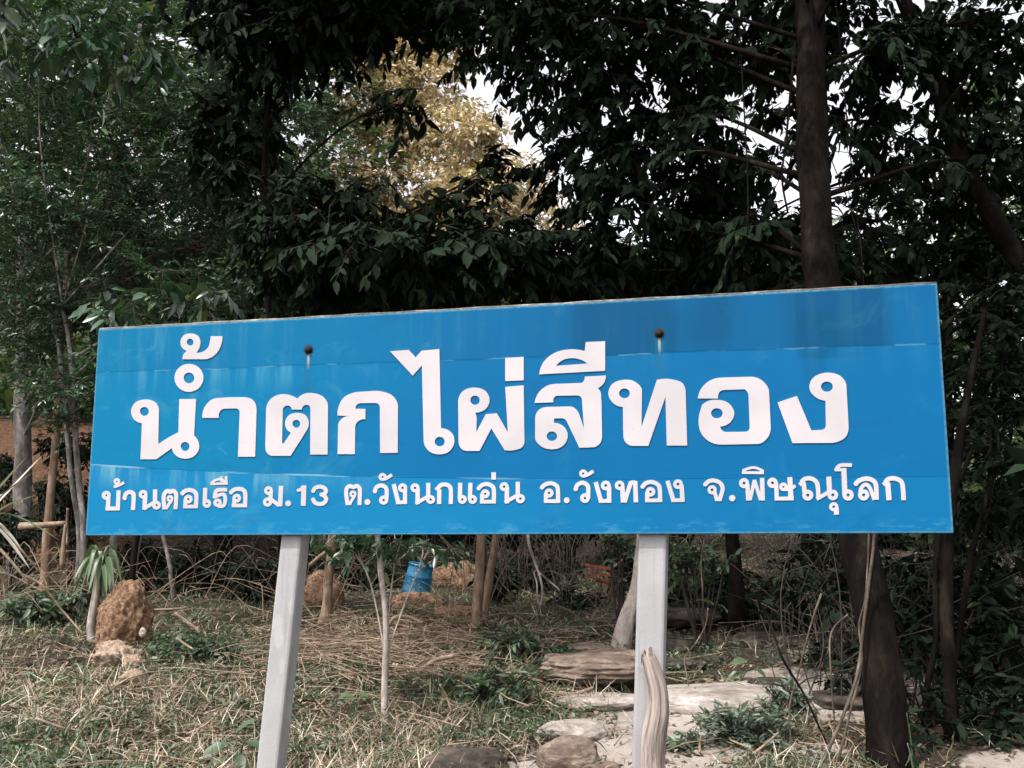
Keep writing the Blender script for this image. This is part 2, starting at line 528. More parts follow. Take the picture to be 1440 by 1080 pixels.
    # rust ring and pale run with a dark wet track under each bolt
    for (bu, bz) in bolts:
        du = M(nt, 'SUBTRACT', u, bu)
        dz = M(nt, 'SUBTRACT', z, bz)
        r = M(nt, 'SQRT', M(nt, 'ADD', M(nt, 'MULTIPLY', du, du), M(nt, 'MULTIPLY', dz, dz)))
        rn = M(nt, 'ADD', r, M(nt, 'MULTIPLY', M(nt, 'SUBTRACT', noise(nt, vec, 55.0, 3.0), 0.5), 0.03))
        dn = M(nt, 'MULTIPLY', dz, -1.0)
        wet = M(nt, 'MULTIPLY', smooth(nt, M(nt, 'ABSOLUTE', du), 0.012, 0.026, 1.0, 0.0), M(nt, 'MULTIPLY', smooth(nt, dn, 0.0, 0.02), smooth(nt, dn, 0.10, 0.32, 1.0, 0.0)))
        c = mixc(nt, M(nt, 'MULTIPLY', wet, 0.55), c, (0.0096, 0.1200, 0.2160))
        run = M(nt, 'MULTIPLY', smooth(nt, M(nt, 'ABSOLUTE', du), 0.003, 0.008, 1.0, 0.0), M(nt, 'MULTIPLY', smooth(nt, dn, 0.0, 0.01), smooth(nt, dn, 0.04, 0.10, 1.0, 0.0)))
        c = mixc(nt, M(nt, 'MULTIPLY', run, 0.75), c, (0.3600, 0.4000, 0.3040))
        c = mixc(nt, smooth(nt, rn, 0.016, 0.034, 0.8, 0.0), c, (0.0240, 0.0400, 0.0480))
    c = mixc(nt, smooth(nt, grain, 0.60, 0.80, 0.0, 0.22), c, (0.0040, 0.0960, 0.2400))
    scuff = M(nt, 'MULTIPLY', smooth(nt, noise(nt, coords(nt, (4, 1, 9)), 1.6, 6.0, 0.7, 1.0), 0.60, 0.70), 0.35)
    c = mixc(nt, M(nt, 'MULTIPLY', scuff, left), c, (0.0480, 0.2560, 0.3840))
    c = mixc(nt, M(nt, 'MULTIPLY', smooth(nt, noise(nt, coords(nt, (2.2, 1, 2.6)), 1.7, 6.0, 0.65, 0.8), 0.56, 0.72), M(nt, 'ADD', 0.15, M(nt, 'MULTIPLY', left, 0.4))), c, (0.0400, 0.2320, 0.3520))
    c = mixc(nt, smooth(nt, noise(nt, coords(nt, (1.3, 1, 3.0)), 2.9, 5.0, 0.6, 0.4), 0.55, 0.75, 0.0, 0.30), c, (0.0032, 0.0720, 0.2000))
    nt.links.new(c, bs.inputs['Base Color'])
    nt.links.new(smooth(nt, mid, 0.3, 0.7, 0.42, 0.62), bs.inputs['Roughness'])
    bs.inputs['Specular IOR Level'].default_value = 0.10
    h = M(nt, 'ADD', M(nt, 'MULTIPLY', upper, 0.8), M(nt, 'ADD', M(nt, 'MULTIPLY', lower, -0.6), M(nt, 'MULTIPLY', grain, 0.12)))
    h = M(nt, 'ADD', h, M(nt, 'MULTIPLY', wide, 1.4))
    bump(nt, bs, h, 0.35, 0.004)
    return m


def ground_mat():
    m, nt, bs, out = new_mat('ground')
    v = coords(nt)
    n = noise(nt, v, 1.7, 6.0, 0.6)
    n2 = noise(nt, v, 14.0, 6.0, 0.7)
    n3 = noise(nt, v, 60.0, 4.0, 0.7)
    soil = ramp(nt, n2, [(0.3, (0.022, 0.017, 0.013)), (0.55, (0.06, 0.044, 0.032)), (0.75, (0.15, 0.11, 0.08))])
    earth = ramp(nt, n2, [(0.25, (0.025, 0.016, 0.011)), (0.5, (0.085, 0.047, 0.028)), (0.75, (0.19, 0.105, 0.06))])
    sand = ramp(nt, n, [(0.3, (0.22, 0.18, 0.15)), (0.5, (0.40, 0.355, 0.315)), (0.75, (0.56, 0.515, 0.475))])
    sand = mixc(nt, 0.5, sand, ramp(nt, n3, [(0.3, (0.55, 0.5, 0.46)), (0.65, (1.1, 1.08, 1.06))]), 'MULTIPLY')
    ap = nd(nt, 'ShaderNodeAttribute', attribute_name='path')
    ae = nd(nt, 'ShaderNodeAttribute', attribute_name='earth')
    pm = smooth(nt, M(nt, 'ADD', ap.outputs['Fac'], M(nt, 'MULTIPLY', M(nt, 'SUBTRACT', n2, 0.5), 0.5)), 0.35, 0.6)
    em = smooth(nt, M(nt, 'ADD', ae.outputs['Fac'], M(nt, 'MULTIPLY', M(nt, 'SUBTRACT', n, 0.5), 0.7)), 0.35, 0.65)
    c = mixc(nt, em, soil, earth)
    c = mixc(nt, pm, c, sand)
    nt.links.new(c, bs.inputs['Base Color'])
    bs.inputs['Roughness'].default_value = 0.95
    bs.inputs['Specular IOR Level'].default_value = 0.15
    bump(nt, bs, M(nt, 'ADD', n2, M(nt, 'MULTIPLY', n3, 0.5)), 0.8, 0.03)
    return m


MAT['letter'] = letter_mat()
MAT['concrete'] = concrete_mat()
MAT['driftwood'] = driftwood_mat()
MAT['ground'] = ground_mat()


def plastic_blue():
    m, nt, bs, out = new_mat('blue_plastic')
    v = coords(nt)
    n = noise(nt, v, 9.0, 5.0, 0.6)
    c = mixc(nt, smooth(nt, n, 0.35, 0.7), (0.012, 0.13, 0.25), (0.02, 0.20, 0.33))
    c = mixc(nt, smooth(nt, noise(nt, v, 16.0, 3.0), 0.64, 0.68), c, (0.55, 0.62, 0.66))
    nt.links.new(c, bs.inputs['Base Color'])
    bs.inputs['Roughness'].default_value = 0.4
    return m


MAT['plastic'] = plastic_blue()

# ------------------------------------------------------------------ ground
PATH_PTS = [(0.55, 6.0, 0.75), (0.95, 6.9, 0.85), (1.45, 7.9, 0.85), (2.3, 8.0, 0.9), (3.3, 8.0, 0.8), (4.6, 7.6, 0.9), (6.5, 7.2, 1.1), (3.2, 6.2, 0.7), (4.4, 5.8, 0.8)]


def path_mask(x, y):
    x = np.asarray(x, float)
    y = np.asarray(y, float)
    m = np.zeros_like(x)
    segs = [(0, 1), (1, 2), (2, 3), (3, 4), (4, 5), (5, 6), (7, 8), (8, 5)]
    for a, b in segs:
        ax, ay, ar = PATH_PTS[a]
        bx, by, br = PATH_PTS[b]
        dx, dy = bx - ax, by - ay
        t = np.clip(((x - ax) * dx + (y - ay) * dy) / (dx * dx + dy * dy), 0, 1)
        d = np.hypot(x - ax - t * dx, y - ay - t * dy)
        r = (ar + t * (br - ar)) * 0.85
        m = np.maximum(m, 1 - sstep(r * 0.6, r * 1.15, d + 0.12 * vnoise(x, y, 5, 2)))
    return m


def build_ground():
    ys = np.concatenate([np.arange(-12, 4, 1.0), np.arange(4, 13, 0.10), np.arange(13, 24, 0.25), np.arange(24, 60, 1.5), [70, 90, 130, 200, 400, 900]])
    xs = np.concatenate([[-900, -400, -200, -120, -80], np.arange(-50, -12, 2.0), np.arange(-12, -6, 0.3), np.arange(-6, 7, 0.10), np.arange(7, 12, 0.3), np.arange(12, 51, 2.0), [80, 120, 200, 400, 900]])
    X, Y = np.meshgrid(xs, ys)
    Z = ground_h(np.clip(X, -60, 60), np.clip(Y, -12, 60))
    nx, ny = len(xs), len(ys)
    V = np.stack([X.ravel(), Y.ravel(), Z.ravel()], 1)
    i = np.arange(ny - 1)[:, None] * nx + np.arange(nx - 1)[None, :]
    i = i.ravel()
    Q = np.stack([i, i + 1, i + nx + 1, i + nx], 1)
    me = mesh_np('ground', V, Q, MAT['ground'])
    for nm, val in (('path', path_mask(X, Y)), ('earth', sstep(14.2, 15.5, Y) * sstep(-4.8, -6.3, X) * sstep(21, 18.5, Y) + 0.75 * np.exp(-(((X + 1.2) / 1.6) ** 2 + ((Y - 10.6) / 2.0) ** 2)))):
        a = me.attributes.new(nm, 'FLOAT', 'POINT')
        a.data.foreach_set('value', val.ravel().astype(np.float32))
    o = mesh_obj('ground', me)
    o['kind'] = 'structure'
    return o


build_ground()

# ------------------------------------------------------------------ foliage machinery
def nrm(a):
    return a / np.maximum(np.linalg.norm(a, axis=-1, keepdims=True), 1e-9)


def leaf_arrays(P, D, U, L, W, fold=0.35, bend=0.15, hi=False):
    """leaf blades: base P, direction D, upper side U, length L, width W (all vectorised)"""
    n = len(P)
    D = nrm(D)
    S = nrm(np.cross(D, U))
    U = np.cross(S, D)
    L = np.broadcast_to(np.asarray(L, float), (n,))[:, None]
    W = np.broadcast_to(np.asarray(W, float), (n,))[:, None]
    if hi:
        st = [(0.0, 0.0), (0.30, 0.86), (0.66, 0.78), (1.0, 0.0)]
    else:
        st = [(0.0, 0.0), (0.42, 1.0), (1.0, 0.0)]
    rows = []
    for s, w in st:
        c = P + D * L * s - U * L * bend * s * s
        if w == 0:
            rows.append(c)
        else:
            e = U * (W * 0.5 * w * fold)
            rows += [c - S * W * 0.5 * w + e, c, c + S * W * 0.5 * w + e]
    V = np.stack(rows, 1)
    if hi:
        t = [(0, 1, 2), (0, 2, 3), (1, 4, 5), (1, 5, 2), (2, 5, 6), (2, 6, 3), (4, 7, 5), (5, 7, 6)]
    else:
        t = [(0, 1, 2), (0, 2, 3), (1, 4, 2), (2, 4, 3)]
    k = V.shape[1]
    T = (np.array(t)[None] + (np.arange(n) * k)[:, None, None]).reshape(-1, 3)
    return V.reshape(-1, 3), T


def sprays(C, D, L, n, leafL, leafW, droop=0.25, leafdroop=0.35, hi=False, spread=0.85, rng=RNG):
    """twigs starting at C running along D, n leaves on each; returns leaf and twig arrays"""
    S = len(C)
    D = nrm(D)
    L = np.broadcast_to(np.asarray(L, float), (S,)) * rng.uniform(0.7, 1.3, S)
    t = (np.arange(n) + 0.6) / n
    t = 0.2 + 0.8 * t
    g = np.array([0, 0, -1.0])
    pos = C[:, None] + D[:, None] * (L[:, None] * t)[..., None] + g * (droop * L[:, None] * t ** 2)[..., None]
    tan = nrm(D[:, None] + g * (2 * droop * t)[None, :, None])
    side = nrm(np.cross(tan, np.array([0, 0, 1.0]) + 0.2 * rng.normal(size=(S, 1, 3))))
    sgn = np.where(np.arange(n) % 2 == 0, 1.0, -1.0)[None, :, None]
    ld = tan * 0.65 + side * sgn * spread + g * leafdroop + 0.33 * rng.normal(size=(S, n, 3))
    up = np.array([0, 0, 1.0]) + 0.45 * rng.normal(size=(S, n, 3)) + 0.2 * tan
    m = S * n
    LL = leafL * rng.uniform(0.42, 1.3, m)
    V, T = leaf_arrays(pos.reshape(m, 3), ld.reshape(m, 3), up.reshape(m, 3), LL, LL * leafW * rng.uniform(0.85, 1.15, m), 0.3, 0.16, hi)
    # twig: a three-sided taper through three stations
    ts = np.array([0.0, 0.5, 1.0])
    tp = C[:, None] + D[:, None] * (L[:, None] * ts)[..., None] + g * (droop * L[:, None] * ts ** 2)[..., None]
    a = nrm(np.cross(D, np.array([0.3, 0.2, 1.0])))
    b = np.cross(D, a)
    r = np.array([1.0, 0.7, 0.25]) * 0.0055 * (leafL / 0.16) ** 0.5
    ang = np.arange(3) * 2 * math.pi / 3
    ring = a[:, None, None] * np.cos(ang)[None, None, :, None] + b[:, None, None] * np.sin(ang)[None, None, :, None]
    TV = tp[:, :, None] + ring * r[None, :, None, None]
    tt = []
    for i in range(2):
        for k in range(3):
            p, q = i * 3 + k, i * 3 + (k + 1) % 3
            tt += [(p, q, q + 3), (p, q + 3, p + 3)]
    TT = (np.array(tt)[None] + (np.arange(S) * 9)[:, None, None]).reshape(-1, 3)
    return (V, T), (TV.reshape(-1, 3), TT)


def ball(n, rng=RNG, shell=0.0):
    v = nrm(rng.normal(size=(n, 3)))
    r = rng.uniform(shell, 1, n) ** (1 / 3)
    return v * r[:, None]


def B(px, py, d, rx, ry, n, rd=None):
    """a clump of foliage seen at px,py, d metres off: centre, radii in metres, number of twigs"""
    c = at(px, py, d)
    k = d / F
    return (np.array(c), np.array([rx * k, rd if rd else max(rx, ry) * k * 0.8, ry * k]), n)


def join(parts):
    V, T, o = [], [], 0
    for v, t in parts:
        V.append(v)
        T.append(t + o)
        o += len(v)
    return np.vstack(V), np.vstack(T)


def kind_far(name):
    return name in ('hill_tree', 'understorey_tree')


def make_tree(name, label, cat, base, trunks, blobs, leaf, bark, limbs=True, group=None, twig_mat=None, L=0.45, n=12, leafL=0.17, leafW=0.36, droop=0.25, leafdroop=0.35, hi=False, outward=0.6, limb_r=0.02, sides=9, trunk_name='trunk', big=0, spread=0.85, tuft=0, dress=0.4):
    """tree > trunk(s), branches, twigs, crown (and up to 300 of its largest leaves singly)"""
    root = thing(name, label, cat, base, group)
    alltr = []
    for tr in trunks:
        P = spline(tr, 5)
        mb = MB().tube(P[:, :3], P[:, 3], sides, 0.22)
        mesh_obj(trunk_name, mb.mesh(trunk_name, bark), root)
        alltr.append(P)
    tips = np.vstack(alltr) if alltr else None
    leaves, twigs = [], []
    for (c, r, k) in blobs:
        lm = MB()
        if limbs and tips is not None:
            # limb starts lower on the nearest trunk and sweeps out to the clump
            d = np.linalg.norm(tips[:, :3] - c, axis=1) + np.maximum(0, tips[:, 2] - c[2] + 0.8) * 2
            j = int(np.argmin(d))
            a = tips[j, :3]
            mid = a * 0.45 + c * 0.55 + np.array([RNG.uniform(-.2, .2), RNG.uniform(-.2, .2), RNG.uniform(0.05, 0.3)]) * min(1.0, np.linalg.norm(c - a) * 0.4)
            P = spline([a, mid, c], 5)
            r0 = min(limb_r * (0.5 + 0.35 * np.linalg.norm(c - a)), tips[j, 3] * 0.8)
            lm.tube(P, np.linspace(r0, 0.006, len(P)), 5, 0.2)
            for _ in range(5):
                e = c + ball(1)[0] * r * 0.9
                lm.tube(spline([P[-4], (P[-2] + e) / 2 + ball(1)[0] * 0.08, e], 3), np.linspace(max(0.007, r0 * 0.4), 0.003, 7), 4, 0.1)
            mesh_obj('branch', lm.mesh('branch', bark), root)
            # leafy side twigs along the limb, so that it is not bare
            kd = int(k * dress)
            if kd:
                qi = RNG.uniform(0.3, 0.95, kd) * (len(P) - 1)
                i0 = np.floor(qi).astype(int)
                Cd = P[i0] + (P[np.minimum(i0 + 1, len(P) - 1)] - P[i0]) * (qi - i0)[:, None]
                lv, tw = sprays(Cd, nrm(RNG.normal(size=(kd, 3)) * np.array([1, 1, 0.6])), L * 0.8, n, leafL, leafW, droop, leafdroop, hi, spread)
                leaves.append(lv)
                twigs.append(tw)
        C = c + ball(k, shell=0.05) * r
        out = nrm((C - c) / np.maximum(r, 0.05) + 0.35 * RNG.normal(size=(k, 3)))
        Dv = nrm(out * outward + RNG.normal(size=(k, 3)) * np.array([0.6, 0.6, 0.3]))
        if tuft:
            nt = max(3, k // tuft)
            tc = c + ball(nt) * r
            ti = RNG.integers(0, nt, k)
            out = nrm(RNG.normal(size=(k, 3)) * np.array([1, 1, 0.35]) + np.array([0, 0, 0.25]))
            C = tc[ti] + out * 0.05 + RNG.normal(size=(k, 3)) * np.array([0.10, 0.10, 0.05])
            Dv = out
        else:
            C = C - Dv * L * 0.5
        lv, tw = sprays(C, Dv, L, n, leafL, leafW, droop, leafdroop, hi, spread)
        leaves.append(lv)
        twigs.append(tw)
    V, T = join(leaves)
    per = 8 if hi else 5
    tper = 8 if hi else 4
    if big:
        # the leaves that show largest: nearest the camera within its view
        cen = V.reshape(-1, per, 3).mean(1)
        yy = np.maximum(cen[:, 1], 0.1)
        ok = (np.abs(cen[:, 0]) / yy < 0.5) & ((cen[:, 2] - 1.55) / yy < 0.55) & ((cen[:, 2] - 1.55) / yy > -0.2)
        idx = np.argsort(np.where(ok, cen[:, 1], 99))[:big]
        keep = np.ones(len(cen), bool)
        keep[idx] = False
        for q in idx:
            vv = V.reshape(-1, per, 3)[q]
            tq = T[q * tper:(q + 1) * tper] - q * per
            o = mesh_obj('leaf', mesh_np('leaf', vv, tq, leaf), root)
        V = V.reshape(-1, per, 3)[keep].reshape(-1, 3)
        nk = int(keep.sum())
        base_t = T[:tper]
        T = (base_t[None] + (np.arange(nk) * per)[:, None, None]).reshape(-1, 3)
    cr = mesh_obj('crown', mesh_np('crown', V, T, leaf), root)
    cr['kind'] = 'stuff'
    if leaf in (MAT['leaf_hill'], MAT['leaf_ochre']) or kind_far(name):
        return root
    Vt, Tt = join(twigs)
    tw = mesh_obj('twigs', mesh_np('twigs', Vt, Tt, twig_mat or MAT['twig_dark']), root)
    tw['kind'] = 'stuff'
    return root


def trunk_px(pts, d, F_=F):
    """trunk through picture places with widths in px at distance d (or a 4th value for its own distance)"""
    out = []
    for p in pts:
        dd = p[3] if len(p) > 3 else d
        q = at(p[0], p[1], dd)
        out.append((q.x, q.y, q.z, p[2] * 0.5 * dd / F_))
    return out


def rooted(tr, base_xy=None):
    """lengthen a trunk downwards into the ground"""
    x, y, z, r = tr[0]
    if base_xy:
        x, y = base_xy
    return [(x, y, gz(x, y) - 0.15, r * 1.08)] + tr

# ------------------------------------------------------------------ the sign
SW, SH, ST = 3.8515, 1.0, 0.03
SIGN_O = Vector((-2.0272, 4.941, 1.601))              # lower left corner of the board's face
YAW = math.radians(-13.46)
SIGN_M = Matrix.Translation(SIGN_O) @ Matrix.Rotation(YAW, 4, 'Z')
SIGN_I = SIGN_M.inverted()


def plane_uv(px, py, off=0.0):
    """place on the board's plane (off metres behind its face) in board coordinates"""
    o = SIGN_I @ EYE
    d = SIGN_I.to_3x3() @ ray(px, py)
    t = (off - o.y) / d.y
    p = o + d * t
    return p.x, p.z


def parse(s, ox, oy, k):
    pts = []
    for tok in s.split():
        sm = tok[0] == '~'
        x, y = tok.lstrip('~').split(',')
        pts.append((ox + float(x) / k, oy + float(y) / k, sm))
    return pts


def outline(s, ox, oy, k, step=7):
    P = parse(s, ox, oy, k)
    n = len(P)
    out = []
    for i in range(n):
        a, b = P[i], P[(i + 1) % n]
        z, c = P[i - 1], P[(i + 2) % n]
        if not a[2] and not b[2]:
            out.append((a[0], a[1]))
            continue
        pa, pb = np.array(a[:2]), np.array(b[:2])
        ch = np.linalg.norm(pb - pa)

        def tang(p0, p1, p2):
            d1, d2 = np.array(p1[:2]) - np.array(p0[:2]), np.array(p2[:2]) - np.array(p1[:2])
            l1, l2 = max(np.linalg.norm(d1), 1e-6), max(np.linalg.norm(d2), 1e-6)
            t = d1 / l1 * l2 + d2 / l2 * l1
            if l1 > 1.7 * l2:
                t = d1
            elif l2 > 1.7 * l1:
                t = d2
            return t / max(np.linalg.norm(t), 1e-6) * ch
        ta = tang(z, a, b) if a[2] else None
        tb = tang(a, b, c) if b[2] else None
        if ta is None:
            ta = 2 * (pb - pa) - tb
            ta = ta / max(np.linalg.norm(ta), 1e-6) * ch
        if tb is None:
            tb = 2 * (pb - pa) - ta
            tb = tb / max(np.linalg.norm(tb), 1e-6) * ch
        for j in range(step):
            t = j / step
            h = (2 * t ** 3 - 3 * t ** 2 + 1) * pa + (t ** 3 - 2 * t ** 2 + t) * ta + (-2 * t ** 3 + 3 * t ** 2) * pb + (t ** 3 - t ** 2) * tb
            out.append(tuple(h))
    return out


def ellipse(cx, cy, rx, ry, ox, oy, k, n=28):
    return [(ox + (cx + rx * math.cos(2 * math.pi * i / n)) / k, oy + (cy + ry * math.sin(2 * math.pi * i / n)) / k) for i in range(n)]


def glyph_mesh(loops_uv, thick):
    """solid letter from loops (outer first, then holes) in board coordinates"""
    polys = [[Vector((u, 0, v)) for u, v in lp] for lp in loops_uv]
    flat = [p for lp in polys for p in lp]
    n = len(flat)
    edges, o = [], 0
    for lp in polys:
        edges += [(o + i, o + (i + 1) % len(lp)) for i in range(len(lp))]
        o += len(lp)
    cv, ce, cf, ov, oe, of = delaunay_2d_cdt([Vector((p.x * 1000, p.z * 1000)) for p in flat], edges, [], 1, 1e-4)
    V = [(p.x, -thick, p.z) for p in flat] + [(p.x, -0.0004, p.z) for p in flat]
    idx = []
    for i, v in enumerate(cv):
        if ov[i]:
            idx.append(ov[i][0])
        else:
            idx.append(len(V))
            V.append((v.x / 1000, -thick, v.y / 1000))
    Fc = []
    seg = [(flat[i] * 1000, flat[j] * 1000) for i, j in edges]
    sa = np.array([(a.x, a.z, b.x, b.z) for a, b in seg])
    for a, b, c in cf:
        pa, pb, pc = cv[a], cv[b], cv[c]
        mx, my = (pa.x + pb.x + pc.x) / 3, (pa.y + pb.y + pc.y) / 3
        up = (sa[:, 1] > my) != (sa[:, 3] > my)
        with np.errstate(divide='ignore', invalid='ignore'):
            xi = sa[:, 0] + (my - sa[:, 1]) / (sa[:, 3] - sa[:, 1]) * (sa[:, 2] - sa[:, 0])
        if int(np.sum(up & (xi > mx))) % 2 == 0:
            continue                                    # the eye of a letter
        cr = (pb.x - pa.x) * (pc.y - pa.y) - (pb.y - pa.y) * (pc.x - pa.x)
        a, b, c = idx[a], idx[b], idx[c]
        Fc.append((a, b, c) if cr > 0 else (a, c, b))
    o = 0
    for lp in polys:
        m = len(lp)
        for i in range(m):
            a, b = o + i, o + (i + 1) % m
            Fc.append((a, b, b + n, a + n))
        o += m
    me = bpy.data.meshes.new('letter')
    me.from_pydata(V, [], Fc)
    me.update()
    me.materials.append(MAT['letter'])
    return me


BIG = [
    # (origin, scale, outline, holes)
    ((170, 460, 5.4), "472,245 ~480,207 505,182 ~467,155 ~456,112 ~478,66 ~530,49 ~588,68 ~607,112 ~598,160 575,195 ~625,188 ~665,155 ~682,100 684,70 775,70 ~766,130 ~738,190 ~692,230 ~640,245", [(529, 115, 26, 26)]),
    ((170, 460, 5.4), "~520,280 ~597,311 ~630,387 ~597,462 ~520,493 ~443,462 ~410,387 ~443,311", [(520, 387, 41, 41)]),
    ((170, 460, 5.4), "163,731 ~112,710 ~81,645 ~110,577 ~186,550 ~262,572 ~292,635 287,890 ~372,835 440,800 447,547 574,547 558,825 ~590,868 ~598,915 ~562,978 ~490,1000 ~425,978 390,920 272,1004 152,1004", [(182, 641, 34, 34), (491, 907, 34, 34)]),
    ((170, 460, 5.4), "622,690 ~634,620 ~690,553 ~790,536 ~930,533 ~1008,558 ~1033,640 1022,985 892,985 905,655 ~897,627 ~868,618 ~790,620 ~755,642 747,690", []),
    ((360, 460, 5.4), "~125,978 ~86,955 ~74,895 ~80,625 ~103,560 ~172,515 ~260,517 316,545 ~370,507 ~440,503 ~512,530 ~549,605 546,968 414,968 416,622 ~409,600 ~385,591 ~360,603 350,627 275,627 ~265,605 ~236,597 ~210,614 ~206,645 200,880 212,886 268,803 ~233,770 ~224,725 ~250,672 ~312,652 ~377,670 ~403,722 ~388,785 265,978", [(309, 735, 30, 30)]),
    ((360, 460, 5.4), "622,672 ~630,605 ~670,535 ~740,500 ~830,490 ~955,489 ~1035,520 ~1080,600 1078,955 945,957 943,625 ~934,588 ~905,577 ~805,578 ~768,590 757,620 833,622 833,700 ~797,705 ~762,735 ~755,775 753,965 622,965 ~626,745 ~650,700 705,676", []),
    ((540, 460, 5.4), "48,185 190,174 242,232 288,180 422,168 435,768 ~490,783 ~530,828 ~533,888 ~492,948 ~425,967 ~347,945 ~303,865 290,292 220,370", [(425, 870, 38, 36)]),
    ((540, 460, 5.4), "~630,941 ~582,915 ~568,860 ~565,565 ~593,495 ~688,460 ~775,490 ~803,552 ~783,612 ~745,640 695,650 706,690 702,800 775,662 858,655 942,800 922,455 1062,443 ~1068,875 ~1050,912 ~1000,933 918,935 817,770 727,941", [(693, 556, 36, 35)]),
    ((540, 460, 5.4), "922,235 1062,227 1062,405 922,411", []),
    ((740, 460, 5.4), "100,360 ~125,280 ~205,203 ~330,170 445,183 453,115 600,108 600,333", ["227,295 ~283,250 ~350,237 ~425,253 465,278"]),
    ((740, 460, 5.4), "65,577 ~92,505 ~160,446 ~245,431 ~418,425 ~438,410 445,377 606,368 ~593,422 545,465 ~569,510 ~573,600 ~577,825 ~560,885 ~508,913 405,917 ~318,735 ~297,702 ~268,693 212,695 212,727 ~272,745 ~313,800 ~305,870 ~260,915 ~190,928 ~110,902 ~69,840 ~70,690 ~95,632 ~160,607 ~335,603 ~382,628 ~405,668 440,770 425,565 ~418,535 ~390,520 ~235,522 ~212,538 208,572", [(196, 829, 40, 36)]),
    ((860, 460, 5.4), "~155,902 ~107,875 ~90,810 87,608 ~32,592 ~-23,512 ~2,438 ~82,403 ~172,412 ~232,485 228,760 345,402 ~465,399 ~540,428 ~563,495 575,900 420,900 410,530 280,903", [(99, 504, 41, 37)]),
    ((860, 460, 5.4), "655,543 ~682,468 ~742,410 ~840,384 ~1058,378 ~1150,412 ~1196,490 ~1209,755 ~1187,838 ~1110,888 ~845,893 ~740,868 ~682,808 ~662,690 ~685,600 ~725,566 ~800,553 ~890,580 ~932,655 ~905,720 825,757 ~840,785 ~872,797 ~1018,795 ~1040,785 ~1049,752 ~1040,520 ~1030,492 ~1003,473 ~862,478 ~824,490 810,543", [(800, 655, 44, 38)]),
    ((1040, 460, 5.4), "288,573 435,523 545,785 ~622,781 ~648,768 ~655,738 652,560 ~588,540 ~531,470 ~547,400 ~610,357 ~692,348 ~770,376 ~811,445 ~828,755 ~802,838 ~735,874 ~650,880 402,882", [(663, 453, 45, 39)]),
]

